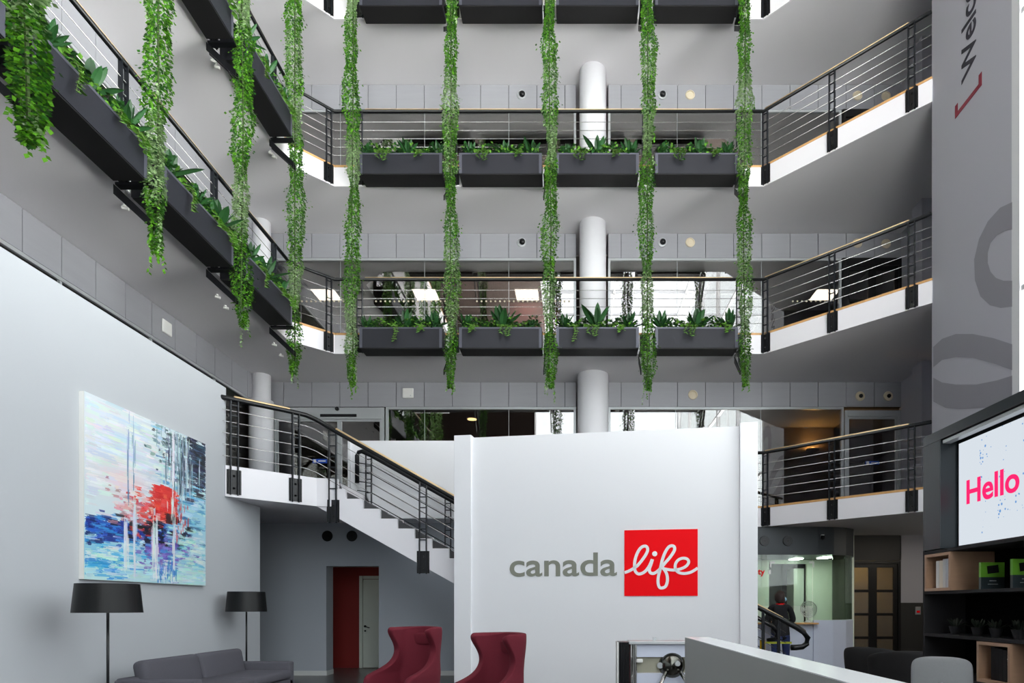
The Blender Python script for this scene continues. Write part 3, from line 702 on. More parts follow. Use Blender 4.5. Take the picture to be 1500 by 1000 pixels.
def vine_mesh(seed, L_=11.0):
    R = random.Random(seed); g = G()
    ph = [R.uniform(0, 6.28) for _ in range(6)]
    n = int(L_*1150)
    for i in range(n):
        z = R.uniform(0, L_)
        taper = min(1, 0.35+z/0.9)
        rr = (0.112+0.028*math.sin(z*2.1+ph[0])+0.02*math.sin(z*5.3+ph[1])+0.014*math.sin(z*11+ph[2]))*taper
        cx_ = 0.025*math.sin(z*1.3+ph[3])+0.012*math.sin(z*4.7+ph[4]); cy_ = 0.025*math.sin(z*1.1+ph[5])
        if R.random() < 0.05: rr *= 1.5
        a_ = R.uniform(0, 2*PI); r_ = rr*math.sqrt(R.uniform(0.3, 1))
        p = (cx_+r_*math.cos(a_), cy_+r_*math.sin(a_), z)
        d = Vector((math.cos(a_), math.sin(a_), R.uniform(-0.9, 0.3)))
        sd = Vector((-math.sin(a_), math.cos(a_), R.uniform(-.5, .5)))
        patch = math.sin(z*1.9+ph[2])+0.7*math.sin(z*4.1+ph[0])+R.uniform(-.8, .8)
        mi = 1 if patch > 0.55 else (2 if R.random() < 0.42 else 0)  # extra deep-green leaves also stand in for shade inside the vine
        s_ = R.uniform(0.7, 1.25)
        leaf(g, p, d, sd, 0.036*s_, 0.035*s_, mi, droop=0.25)
    for q in range(26):       # loose tendrils
        z = R.uniform(0.1, L_-0.4) if q > 7 else R.uniform(0, 0.5); a_ = R.uniform(0, 2*PI); r0 = 0.09 if q > 7 else 0.05
        p = Vector((r0*math.cos(a_), r0*math.sin(a_), z)); ln = R.uniform(0.15, 0.4)
        for i in range(int(ln/0.022)):
            u = i*0.022; pp = p+Vector((math.cos(a_)*0.05*math.sqrt(u/0.3), math.sin(a_)*0.05*math.sqrt(u/0.3), -u))
            b_ = R.uniform(0, 6.28); leaf(g, pp, (math.cos(b_), math.sin(b_), -0.5), (-math.sin(b_), math.cos(b_), 0), 0.038, 0.034, 1 if q % 3 == 0 else 0)
    return g
protos = []
def make_vine(seed):
    t = thing('hanging_vine', '', 'vine', (0, 0, 5.6), 0, 'long green vines hanging in front of the galleries')
    G().tube([(0.02, 0, 0.2), (-0.015, 0.01, 3), (0.02, 0, 6), (0, 0, 11.0)], 0.012, 6).build('stem', mat('vine_stem', (58, 78, 36), 0.8), t, world=False)
    vine_mesh(seed).build('foliage', ['leafA', 'leafB', 'leafC'], t, world=False, fix=False)
    return t
base_v = [make_vine(s) for s in (11, 12, 13, 14)]
vines = [(-4.28, 12.42, 'hanging vine leftmost of the five before the back gallery', 565), (-2.37, 12.42, 'hanging vine second from the left before the back gallery', 568), (-0.45, 12.42, 'hanging vine in the middle of the back row, just left of the column', 568),
         (1.43, 12.42, 'hanging vine fourth from the left before the back gallery, right of the column', 570), (3.31, 12.42, 'hanging vine rightmost of all, by the right-hand balustrade corner', 565),
         (-5.10, 11.76, 'hanging vine at the far end of the left-hand gallery', 548), (-5.03, 9.74, 'hanging vine second from the far end of the left gallery', 478), (-5.0, 7.72, 'hanging vine third from the far end of the left gallery', 372),
         (-5.03, 5.88, 'hanging vine nearest the camera at the top left corner', 205)]
for i, (x_, y_, lb, yp) in enumerate(vines):
    b = base_v[i] if i < 4 else copy_tree(base_v[(i+1) % 4])
    b.location = (x_, y_, Z(yp, y_)); b.rotation_euler.z = i*1.7; b['label'] = lb
    b.scale = (1.0 if i < 8 else 1.5, 1.0 if i < 8 else 1.5, 1)
def rosette(seed, h=0.36, n=15, w=0.075, m='lance'):
    R = random.Random(seed); g = G()
    for i in range(n):
        a_ = i*2.4+R.uniform(-.3, .3); el = R.uniform(0.5, 1.35) if i > n*0.35 else R.uniform(1.15, 1.5)
        l_ = h*R.uniform(0.75, 1.1)
        d = (math.cos(a_)*math.cos(el), math.sin(a_)*math.cos(el), math.sin(el))
        leaf(g, (0.02*math.cos(a_), 0.02*math.sin(a_), 0), d, (-math.sin(a_), math.cos(a_), 0), l_, w*R.uniform(0.8, 1.2), 0, droop=0.25, seg=6, fold=0.2)
    return g
def heart(g, p, a_, s_, mi=0):
    o = Vector(p); d = Vector((math.cos(a_), math.sin(a_), -0.7)).normalized(); sd = Vector((-math.sin(a_), math.cos(a_), 0)); up = sd.cross(d)
    pts = [(0.1, 0), (-0.05, 0.22), (0.05, 0.42), (0.35, 0.46), (0.7, 0.25), (1.0, 0)]
    vs = [o+d*s_*u for u in (0.1, 0.4, 0.7, 1.0)]
    vs = [o+d*0.1*s_, o+d*0.5*s_-up*0.04*s_, o+d*1.0*s_]
    l = [o+d*s_*u+sd*s_*v+up*0.08*s_ for u, v in pts[1:5]]; r_ = [o+d*s_*u-sd*s_*v+up*0.08*s_ for u, v in pts[1:5]]
    b = len(g.v); g.v += [tuple(q) for q in vs+l+r_]
    for f in ((0, 3, 4, 1), (1, 4, 5, 6), (1, 6, 2), (0, 1, 8, 7), (1, 10, 9, 8), (1, 2, 10)): g.f.append(tuple(b+q for q in f)); g.m.append(mi)
def trailer(seed, n=4, ln=0.35):
    R = random.Random(seed); g = G(); s = G()
    for q in range(n):
        x_ = R.uniform(-0.12, 0.12); l_ = ln*R.uniform(0.5, 1.15); k = 9; pts = []
        for i in range(k):
            u = i/(k-1)
            pts.append((x_+0.06*math.sin(u*3+q)*u, -0.05-0.11*min(1, u*3), 0.05*math.sin(min(1, u*3)*PI)-max(0, u-0.25)*l_))
        s.tube(pts, 0.004, 5)
        for i in range(1, k):
            heart(g, pts[i], R.uniform(-2.6, -0.5), R.uniform(0.045, 0.08))
    for q in range(14): heart(g, (R.uniform(-0.15, 0.15), R.uniform(-0.12, 0.05), R.uniform(0.01, 0.08)), R.uniform(0, 6.28), R.uniform(0.05, 0.08))
    return g, s
def cover(seed, L_=1.5):
    R = random.Random(seed); g = G()
    for i in range(1000):
        x_ = R.uniform(-L_/2, L_/2); y_ = R.uniform(-0.17, 0.15); a_ = R.uniform(0, 6.28); h_ = 0.15+0.12*abs(math.sin(x_*5+seed))
        leaf(g, (x_, y_, R.uniform(0, h_)), (math.cos(a_), math.sin(a_), R.uniform(0, 1.2)), (-math.sin(a_), math.cos(a_), 0), 0.085, 0.05, 0 if R.random() < 0.75 else 1, droop=0.3)
    return g
ros = []
for i, (h_, n_, w_) in enumerate(((0.43, 17, 0.085), (0.53, 13, 0.10), (0.36, 20, 0.07), (0.48, 16, 0.115))):
    t = thing('leafy_plant', '', 'plant'); rosette(20+i, h_, n_, w_).build('leaves', 'lance', t, world=False, fix=False)
    G().tube([(0, 0, -0.06), (0, 0, 0.04)], 0.02, 8).build('crown', 'stem', t, world=False); ros.append(t)
trs = []
for i, (n_, l_) in enumerate(((4, 0.22), (3, 0.42), (5, 0.16))):
    t = thing('trailing_pothos', '', 'plant'); a_, b_ = trailer(40+i, n_, l_); a_.build('leaves', 'pothos', t, world=False, fix=False); b_.build('stems', 'stem', t, world=False); trs.append(t)
cvs = [cover(60+i).build('ground_cover', ['cover', 'pothos'], None, fix=False) for i in range(3)]
used = set()
def inst(proto, loc, rz, label, group, sc=1.0, kind=None):
    if id(proto) not in used: used.add(id(proto)); o = proto
    else: o = copy_tree(proto)
    o.location = loc; o.rotation_euler = (0, 0, rz); o.scale = (sc, sc, sc)
    tag(o, label, 'plant', group, kind); return o
# planter
W2 = 0.81
pp = thing('planter_box', '', 'planter', (0, 0, 0), 0, 'dark planter boxes hung outside the gallery edges')
g = G(); hh = 0.40; D = 0.40
g.box(-W2, -D/2, 0.0, W2, -D/2+0.012, hh-0.0); g.box(-W2, D/2-0.012, 0, W2, D/2, hh); g.box(-W2, -D/2+0.012, 0, -W2+0.012, D/2-0.012, hh); g.box(W2-0.012, -D/2+0.012, 0, W2, D/2-0.012, hh)
g.build('box', 'planter', pp, world=False)
g = G(); g.box(-W2+0.01, -D/2+0.01, -0.015, W2-0.01, D/2-0.01, 0.02); g.build('tray', 'planterunder', pp, world=False)
g = G()
g.box(-W2, -D/2-0.006, 0, -W2+0.055, -D/2, hh); g.box(W2-0.055, -D/2-0.006, 0, W2, -D/2, hh); g.box(-W2+0.055, -D/2-0.006, hh-0.03, W2-0.055, -D/2, hh)
g.build('rim', 'planteredge', pp, world=False)
g = G(); g.box(-W2+0.013, -D/2+0.013, 0.25, W2-0.013, D/2-0.013, hh-0.03); g.build('soil', 'soil', pp, world=False)
def bracket(g, x_):
    vs = [(x_, D/2+0.02, -0.02), (x_, D/2+0.02, -0.14), (x_, -D/2-0.02, -0.54), (x_, -D/2-0.02, -0.44)]
    n = 4; g.add(vs+[(a_+0.02, b_, c_) for a_, b_, c_ in vs], [(0, 1, 2, 3), (7, 6, 5, 4), (0, 4, 5, 1), (1, 5, 6, 2), (2, 6, 7, 3), (3, 7, 4, 0)])
g = G(); bracket(g, W2+0.03); bracket(g, W2+0.11); g.box(W2+0.03, -D/2, -0.03, W2+0.13, D/2, 0.0); g.build('bracket', 'black', pp, world=False)
plist = []
xs = (-3.38, -1.43, 0.47, 2.41)
for k, nm in ((1, 'lower back row from left'), (2, 'upper back row from left'), (3, 'topmost back row from left')):
    zb = {1: Z(510, 12.59), 2: Z(255.5, 12.59), 3: Z(9.5, 12.59)}[k]
    for i, x_ in enumerate(xs): plist.append((x_, 12.76, zb, 0, '%s in %s' % (ORD[i], nm), k, i))
for k, nm, ys in ((1, 'lower left gallery from far end', (10.72, 8.73, 6.8, 4.9)), (2, 'upper left gallery from far end', (10.72, 8.73, 6.8, 4.9))):
    zb = {1: SB[1]-0.05, 2: SB[2]-0.05}[k]
    for i, y_ in enumerate(ys): plist.append((-5.26, y_, zb, PI/2, '%s along %s' % (ORD[i], nm), k, i))
first = True
R = random.Random(77)
for n, (x_, y_, z_, rz, nm, k, i) in enumerate(plist):
    b = pp if first else copy_tree(pp); first = False
    b.location = (x_, y_, z_); b.rotation_euler = (0, 0, rz); b['label'] = 'anthracite planter box, %s' % nm
    def loc(u, v, h_): return (x_+u*math.cos(rz)-v*math.sin(rz), y_+u*math.sin(rz)+v*math.cos(rz), z_+h_)
    if k == 3:
        inst(trs[1], loc(-0.4+0.3*(i % 3), -0.13, 0.40), rz, 'pothos trailing from planter %s' % nm, 'plants in the gallery planters'); continue
    inst(cvs[n % 3], loc(0, 0, 0.37), rz, 'low green cover in planter %s' % nm, 'plants in the gallery planters', kind='stuff')
    if rz == 0 and k == 1:
        lay = {0: [(-0.72, 2, .9), (0.05, 0, 1.0), (0.62, 2, 1.1)], 1: [(-0.68, 2, 1.0), (0.02, 3, 1.15), (0.6, 2, 0.6)], 2: [(-0.65, 0, 0.8), (-0.02, 1, 1.2), (0.62, 0, 0.9)], 3: [(-0.68, 0, 0.95), (0.02, 3, 1.0), (0.68, 1, 0.85)]}[i]
    elif rz == 0: lay = {0: [(-0.7, 2, .8), (0.1, 0, 0.9), (0.7, 2, .9)], 1: [(-0.6, 2, .8), (0.08, 0, .8), (0.6, 1, .8)], 2: [(-0.6, 2, .7), (0.0, 1, .9), (0.65, 2, 1.1)], 3: [(-0.6, 2, .8), (0.1, 0, 1.0), (0.65, 2, 1.0)]}[i]
    else: lay = [(-0.55+R.uniform(-.1, .1), n % 4, 0.9), (0.05, (n+1) % 4, 0.9), (0.6, (n+2) % 4, 1.0)]
    for q, (u, ri, sc) in enumerate(lay):
        side = ('left', 'middle', 'right')[q] if rz == 0 else ('near', 'middle', 'far')[q]
        inst(ros[ri], loc(u, R.uniform(-0.08, 0.0) if rz == 0 else -0.08, 0.44), R.uniform(0, 6.28), 'broad-leaved plant, %s in planter %s' % (side, nm), 'plants in the gallery planters', sc)
    tl = [(-0.35, 0), (0.3, 2)] if rz == 0 else [(-0.35, 1), (0.25, 2), (0.62, 0)]
    if rz == 0 and k == 1: tl = {0: [(-0.1, 1), (0.35, 2)], 1: [(-0.6, 2), (0.1, 0)], 2: [(-0.45, 1), (-0.1, 0), (0.4, 2)], 3: [(-0.15, 0), (0.55, 2)]}[i]
    for q, (u, ti) in enumerate(tl):
        inst(trs[ti], loc(u, -0.13, 0.39), rz, 'pothos trailing at %s of planter %s' % (('left', 'middle', 'right')[q] if rz == 0 else ('near end', 'middle', 'far end')[q], nm), 'plants in the gallery planters')
# ------------------------------------------------------------------ small fittings on the bands
def nozzle(x, y, dark, lb, Y=BACK, size=0.11):
    t = thing('air_nozzle', lb, 'air vent', (X(x, Y), Y, Z(y, Y)), 0, 'round fittings on the grey panel bands')
    G().lathe([(size, 0), (size*0.9, -0.02), (size*0.72, -0.025), (size*0.7, -0.005)], n=28, axis='y').build('ring', 'alu' if dark else 'cream', t, world=False)
    g = G()
    if dark: g.lathe([(0.0, -0.07), (0.04, -0.065), (0.065, -0.035), (0.07, 0.0)][::-1], (0.015, 0, 0.01), 20, 'y'); g.build('core', 'black', t, world=False, smooth=True)
    else: g.lathe([(size*0.68, -0.012), (size*0.3, -0.022), (0.001, -0.022)], n=24, axis='y'); g.build('core', 'cream', t, world=False)
lv = (('upper', 139), ('lower', 355))
for nm, y in lv:
    nozzle(764, y, True, 'dark round nozzle left of the column on the %s gallery band' % nm)
    nozzle(970, y, True, 'dark round nozzle right of the column on the %s gallery band' % nm)
    nozzle(1011, y, False, 'cream round speaker on the %s gallery band' % nm)
    nozzle(1256, y+1, False, 'pale round nozzle over the black door of the %s gallery, left' % nm)
    nozzle(1298, y+2, False, 'pale round nozzle over the black door of the %s gallery, right' % nm)
nozzle(1015, 578, False, 'cream round speaker on the mezzanine band right of the column')
nozzle(1260, 580, False, 'pale round nozzle above the right mezzanine door, left'); nozzle(1301, 580, False, 'pale round nozzle above the right mezzanine door, right')
for x_, y_ in ((1260, 580), (1301, 580)):
    tag(G().lathe([(0.04, -0.04), (0.05, -0.01)], (X(x_, BACK)+0.01, BACK, Z(y_, BACK)), 16, 'y').build('nozzle_core', 'black'), 'black centre of the round nozzle above the mezzanine door', 'air vent', 'nozzle centres')
t = thing('access_point', 'white square box on the mezzanine band beneath the second vine', 'wireless box', (X(598, BACK), BACK, Z(576, BACK)))
G().box(-0.125, -0.035, -0.115, 0.125, 0, 0.115).build('housing', 'plastic', t, world=False, bevel=0.02); G().lathe([(0.012, -0.038), (0.012, -0.034)], (0.06, 0, -0.06), 10, 'y').build('indicator', 'alu', t, world=False)
t = thing('access_point', 'white square box on the grey band above the painting wall', 'wireless box', (LW, LW*940/(243-840), 0))
yy = LW*940/(243-840); t.location.z = Z(480, yy)
G().box(0, -0.125, -0.115, 0.035, 0.125, 0.115).build('housing', 'plastic', t, world=False, bevel=0.02); G().lathe([(0.034, 0.012), (0.038, 0.012)], (0, 0.06, -0.06), 10, 'x').build('indicator', 'alu', t, world=False)
for i, (px, py) in enumerate(((182, 303), (318, 434), (330, 450), (401, 504), (411, 520))):
    Yv = (SB[1]-0.03-H)*940/(887-py); xx = X(px, Yv)
    t = thing('spotlight', 'tiny white spotlight under the lower left gallery, %s from the near end' % ORD[i], 'spotlight', (xx, Yv, SB[1]), 0, 'tiny white spotlights under the galleries')
    G().lathe([(0.02, -0.02), (0.02, 0)], n=12).build('base', 'plastic', t, world=False); g = G(); g.tube([(-0.03, 0, -0.035), (0.045, 0.02, -0.045)], 0.022, 10); g.build('head', 'plastic', t, world=False)
for i, (px, py) in enumerate(((312, 88), (317, 97), (396, 223), (401, 229))):
    Yv = (SB[2]-0.03-H)*940/(887-py); xx = X(px, Yv)
    t = thing('spotlight', 'tiny white spotlight under the upper left gallery, %s from the near end' % ORD[i], 'spotlight', (xx, Yv, SB[2]), 0, 'tiny white spotlights under the galleries')
    G().lathe([(0.02, -0.02), (0.02, 0)], n=12).build('base', 'plastic', t, world=False); g = G(); g.tube([(-0.03, 0, -0.035), (0.045, 0.02, -0.045)], 0.022, 10); g.build('head', 'plastic', t, world=False)
# ------------------------------------------------------------------ painting
PY0, PY1, PZ0, PZ1 = 6.60, 8.78, 1.625, 3.56
NW, NH = 300, 266
rg = np.random.default_rng(3)
img = np.zeros((NH, NW, 3)); img[:] = (218, 236, 240)
U, V = np.meshgrid(np.linspace(0, 1, NW), np.linspace(0, 1, NH))
def cloud(col, cu, cv, su, sv, a_):
    w = np.exp(-(((U-cu)/su)**2+((V-cv)/sv)**2))*a_; img[:] = img*(1-w[..., None])+np.array(col)*w[..., None]
cloud((240, 240, 246), .15, .15, .3, .25, .8); cloud((250, 214, 214), .3, .42, .2, .1, .8); cloud((150, 214, 236), .85, .55, .3, .25, .8); cloud((120, 200, 232), .12, .85, .25, .1, .9); cloud((196, 240, 238), .3, .97, .8, .06, .8)
cloud((70, 150, 214), .62, .7, .2, .3, .6)
def strokes(n, cu, cv, su, sv, cols, ln, th, vert=False, a0=.75, box=False):
    for _ in range(n):
        if box: u = cu+rg.uniform(-su, su); v = cv+rg.uniform(-sv, sv)
        else: u = cu+rg.normal()*su; v = cv+rg.normal()*sv
        l_ = ln*rg.uniform(.3, 1.2); t_ = th*rg.uniform(.5, 1.5); c = np.array(cols[rg.integers(len(cols))])+rg.normal(0, 8, 3)
        if vert: x0, x1, y0, y1 = u-t_/2, u+t_/2, v-l_/2, v+l_/2
        else: x0, x1, y0, y1 = u-l_/2, u+l_/2, v-t_/2, v+t_/2
        X0, X1 = int(max(0, x0*NW)), int(min(NW, x1*NW+1)); Y0, Y1 = int(max(0, y0*NH)), int(min(NH, y1*NH+1))
        if X1 <= X0 or Y1 <= Y0: continue
        sh = (Y1-Y0, X1-X0); yy_, xx_ = np.mgrid[0:sh[0], 0:sh[1]]
        if vert: L0 = rg.uniform(0, .35, sh[1])*sh[0]; L1 = (1-rg.uniform(0, .35, sh[1]))*sh[0]; w = ((yy_ >= L0[None, :]) & (yy_ <= L1[None, :]))*rg.uniform(a0-.2, 1, sh[1])[None, :]
        else: L0 = rg.uniform(0, .35, sh[0])*sh[1]; L1 = (1-rg.uniform(0, .35, sh[0]))*sh[1]; w = ((xx_ >= L0[:, None]) & (xx_ <= L1[:, None]))*rg.uniform(a0-.2, 1, sh[0])[:, None]
        w = w[..., None]*0.9
        img[Y0:Y1, X0:X1] = img[Y0:Y1, X0:X1]*(1-w)+c*w
strokes(500, .3, .22, .3, .17, [(232, 242, 246), (222, 236, 242), (240, 246, 250), (214, 230, 238)], .2, .02, a0=.5)
cloud((246, 222, 226), .3, .42, .2, .08, .6)
strokes(260, .8, .5, .14, .2, [(120, 200, 228), (190, 230, 238), (80, 160, 210), (216, 240, 242), (60, 120, 170)], .14, .012, a0=.6)
strokes(260, .92, .13, .08, .11, [(20, 26, 50), (34, 44, 72), (14, 18, 34), (70, 100, 130)], .14, .014, a0=.75)
strokes(110, .62, .1, .07, .07, [(120, 150, 160), (50, 66, 80), (180, 206, 212)], .05, .012)
strokes(170, .74, .2, .07, .12, [(54, 74, 92), (140, 170, 184), (210, 230, 236)], .22, .006, vert=True)
strokes(200, .13, .715, .12, .035, [(24, 60, 170), (40, 100, 210), (20, 40, 120), (60, 150, 226)], .12, .014)
strokes(170, .5, .70, .14, .035, [(16, 22, 60), (30, 60, 150), (24, 20, 30), (40, 90, 190)], .08, .02, a0=.9)
strokes(170, .15, .88, .14, .05, [(70, 180, 232), (40, 150, 220), (190, 236, 240), (230, 244, 246)], .14, .012)
strokes(200, .6, .82, .12, .06, [(120, 90, 190), (96, 70, 170), (150, 130, 214), (60, 140, 214)], .07, .014)
strokes(140, .85, .8, .12, .1, [(190, 232, 236), (130, 206, 226), (226, 244, 244)], .14, .012)
strokes(150, .85, .95, .3, .03, [(190, 236, 236), (220, 244, 242)], .14, .012)
strokes(200, .60, .50, .075, .10, [(236, 50, 44), (226, 36, 34), (250, 80, 66)], .12, .03, box=True, a0=.95)
strokes(130, .44, .56, .075, .06, [(236, 60, 52), (244, 96, 90), (220, 40, 40), (250, 190, 184)], .06, .016)
strokes(60, .3, .56, .06, .05, [(240, 170, 176), (190, 130, 140), (236, 220, 222)], .08, .012)
strokes(50, .66, .58, .035, .02, [(70, 30, 30), (50, 20, 24)], .08, .02, box=True, a0=.9)
strokes(40, .72, .55, .05, .08, [(230, 60, 60), (244, 220, 224)], .08, .006, vert=True)
strokes(22, .5, .66, .2, .03, [(16, 14, 22)], .1, .018)
for uu in (.28, .345, .50, .525, .68): strokes(15, uu, .76, .007, .09, [(240, 244, 248), (216, 226, 240)], .2, .011, vert=True, a0=.8)
for uu in (.30, .34): strokes(8, uu, .3, .004, .14, [(150, 180, 200), (90, 130, 170)], .22, .005, vert=True)
for uu in (.67,): strokes(14, uu, .25, .004, .2, [(240, 246, 250)], .24, .010, vert=True, a0=.85)
strokes(30, .62, .93, .05, .04, [(240, 246, 250), (50, 130, 214)], .1, .008, vert=True)
img = np.clip(img, 0, 255)/255.0
img = np.where(img <= 0.04045, img/12.92, ((img+0.055)/1.055)**2.4)
pt = thing('canvas_painting', 'large abstract canvas in blue, white and red on the left wall', 'painting', (-5.09, (PY0+PY1)/2, PZ0))
g = G(); g.box(-5.088, PY0, PZ0, -5.034, PY1, PZ1); g.build('canvas', 'plastic', pt)
me = bpy.data.meshes.new('painted_face')
Yg = np.linspace(PY0, PY1, NW+1)-pt.location.y; Zg = np.linspace(PZ1, PZ0, NH+1)-pt.location.z
yy, zz = np.meshgrid(Yg, Zg); vs = np.stack([np.full(yy.size, -5.032+5.09), yy.ravel(), zz.ravel()], 1)
idx = np.arange((NH+1)*(NW+1)).reshape(NH+1, NW+1)
fs = np.stack([idx[:-1, :-1], idx[1:, :-1], idx[1:, 1:], idx[:-1, 1:]], -1).reshape(-1, 4)
me.from_pydata(vs.tolist(), [], fs.tolist()); 
ca = me.color_attributes.new('paint', 'FLOAT_COLOR', 'CORNER'); arr = np.ones((NH*NW, 4, 4), dtype=np.float32); arr[:, :, :3] = img.reshape(-1, 1, 3); ca.data.foreach_set('color', arr.ravel())
mp_ = mat('oil_paint', (255, 255, 255), 0.45, bump=0.2, scale=20)
vc = mp_.node_tree.nodes.new('ShaderNodeVertexColor'); vc.layer_name = 'paint'; mp_.node_tree.links.new(vc.outputs[0], mp_.node_tree.nodes['Principled BSDF'].inputs['Base Color'])
me.materials.append(mp_); o = bpy.data.objects.new('painted_face', me); C.objects.link(o); o.parent = pt
# ------------------------------------------------------------------ floor lamps
def lamp(x, y, label, zb, zt, r0, r1):
    t = thing('floor_lamp', label, 'lamp', (x, y, 0), 0, 'black floor lamps by the sofa')
    n = 96
    g = G(); g.lathe([(0.0, 0), (0.17, 0.0), (0.17, 0.015), (0.03, 0.03), (0.0, 0.03)], n=n); g.build('base', 'black', t, world=False)
    G().tube([(0, 0, 0.02), (0, 0, zt-0.05)], 0.012, 12).build('pole', 'black', t, world=False, smooth=True)
    g = G(); vs = []; fs = []
    for rr, z in ((r0, zb), (r1, zt), (r1-0.006, zt), (r0-0.006, zb)):
        for j in range(n): a_ = 2*PI*j/n; vs.append((rr*math.cos(a_), rr*math.sin(a_), z))
    for i in range(4):
        for j in range(n): fs.append((i*n+j, i*n+(j+1) % n, ((i+1) % 4)*n+(j+1) % n, ((i+1) % 4)*n+j))
    g.add(vs, fs); g.build('lamp_shade', 'shade', t, world=False, smooth=False)
    g = G()
    for j in range(3): a_ = 2*PI*j/3; g.tube([(0, 0, zt-0.06), (r1*0.98*math.cos(a_), r1*0.98*math.sin(a_), zt-0.04)], 0.004, 5)
    g.build('shade_ring', 'black', t, world=False)
    g = G(); g.lathe([(0.02, zt-0.2), (0.035, zt-0.13), (0.02, zt-0.07)], n=12); g.build('bulb', 'plastic', t, world=False, smooth=True)
Y1 = 6.15; lamp(X(158, Y1), Y1, 'larger-looking black floor lamp in front of the left sofa end', Z(897, Y1), Z(855, Y1), 43.5*Y1/940, 39.5*Y1/940)
Y2 = 9.25; lamp(X(361, Y2), Y2, 'black floor lamp beyond the sofa, near the stair', Z(895.5, Y2), Z(866.5, Y2), 27.5*Y2/940, 25*Y2/940)
# ------------------------------------------------------------------ sofa
sf = thing('sofa', 'dark grey fabric sofa along the left wall between the lamps', 'sofa', (-4.3, 7.75, 0))
def soft(x0, y0, z0, x1, y1, z1, name, m='sofa', bev=0.04, parent=None, mtx=None):
    g = G(); g.box(x0, y0, z0, x1, y1, z1)
    o = g.build(name, m, parent, world=False); b = o.modifiers.new('bevel', 'BEVEL'); b.width = bev; b.segments = 4
    for p in o.data.polygons: p.use_smooth = True
    if mtx is not None: o.rotation_euler = mtx
    return o
soft(-0.40, -1.15, 0.10, 0.42, 1.15, 0.36, 'base', parent=sf, bev=0.03)
soft(-0.42, -1.15, 0.12, -0.26, 1.15, 0.60, 'back_frame', parent=sf, bev=0.03)
soft(-0.42, 1.02, 0.12, 0.42, 1.17, 0.585, 'armrest', parent=sf, bev=0.025)
soft(-0.42, -1.17, 0.12, 0.42, -1.02, 0.585, 'armrest', parent=sf, bev=0.025)
for s in (-1, 1): soft(-0.24, -1.01+(1.01 if s > 0 else 0), 0.36, 0.46, 0.0+(1.01 if s > 0 else 0), 0.48, 'seat_cushion', parent=sf, bev=0.04)
for s in (-1, 1):
    o = soft(-0.10, -0.50, 0.0, 0.06, 0.50, 0.36, 'back_cushion', parent=sf, bev=0.06); o.location = (-0.20, 0.505*s, 0.42); o.rotation_euler = (0, -0.2, 0)
for a_ in (-0.35, 0.35):
    for b_ in (-1.05, 1.05): G().tube([(a_, b_, 0.0), (a_, b_, 0.12)], 0.018, 8).build('leg', 'black', sf, world=False)
# ------------------------------------------------------------------ wing chairs
def wing_chair(x, y, face, label, sc=1.0):
    t = thing('wing_chair', label, 'armchair', (x, y, 0), face, 'wine red wing chairs')      # faces local -X
    lev = [(0.34, .66, .30, 0), (0.44, .70, .32, .01), (0.56, .70, .33, .02), (0.615, .66, .335, .025), (0.655, .52, .33, .035), (0.70, .38, .32, .05), (0.76, .28, .31, .06), (0.84, .24, .305, .08), (0.92, .26, .31, .10), (1.0, .33, .315, .12), (1.06, .38, .315, .13), (1.105, .38, .31, .135), (1.125, .34, .30, .135)]
    g = G(); n = 19; vs = []
    for (z, d, w, lean) in lev:
        bx = 0.33+lean*0.45          # back x
        for i in range(n):
            u = -1+2*i/(n-1)      # -1..1 from one front edge around to the other
            a_ = abs(u)
            if a_ < 0.5: th = a_/0.5*PI/2; px = bx-0.2*(1-math.cos(th)); py = w*math.sin(th)
            else: px = bx-0.2-(d-0.2)*(a_-0.5)/0.5; py = w*(1+0.03*(a_-0.5))
            vs.append((px, math.copysign(py, u), z))
    k = len(lev)
    g.add(vs, [(i*n+j, i*n+j+1, (i+1)*n+j+1, (i+1)*n+j) for i in range(k-1) for j in range(n-1)])
    o = g.build('shell', 'wine', t, world=False, smooth=True)
    q = o.modifiers.new('sol', 'SOLIDIFY'); q.thickness = 0.085; q.offset = -1 
    q = o.modifiers.new('sub', 'SUBSURF'); q.levels = 2; q.render_levels = 2
    o2 = soft(-0.36, -0.27, 0.34, 0.22, 0.27, 0.47, 'seat_cushion', 'wine', 0.05, t)
    o2 = soft(-0.32, -0.29, 0.26, 0.3, 0.29, 0.35, 'seat_base', 'wine', 0.03, t)
    o3 = soft(-0.015, -0.19, -0.07, 0.045, 0.19, 0.07, 'headrest', 'wine', 0.04, t); o3.location = (0.285, 0, 0.98)
    G().tube([(0, 0, 0.03), (0, 0, 0.27)], 0.03, 12).build('swivel_column', 'chrome', t, world=False)
    for j in range(4):
        a_ = PI/4+j*PI/2; g = G(); g.tube([(0, 0, 0.07), (0.32*math.cos(a_), 0.32*math.sin(a_), 0.018)], 0.018, 8, r1=0.012); g.build('leg', 'chrome', t, world=False)
    t.scale = (sc, sc, 1.0 if sc > 0.94 else 0.985)
wing_chair(X(596, 6.9), 6.9, math.radians(62), 'wine red wing chair standing left, before the grey wall', 0.96)
wing_chair(X(712, 5.75), 5.75, math.radians(42), 'wine red wing chair before the white logo partition', 0.92)
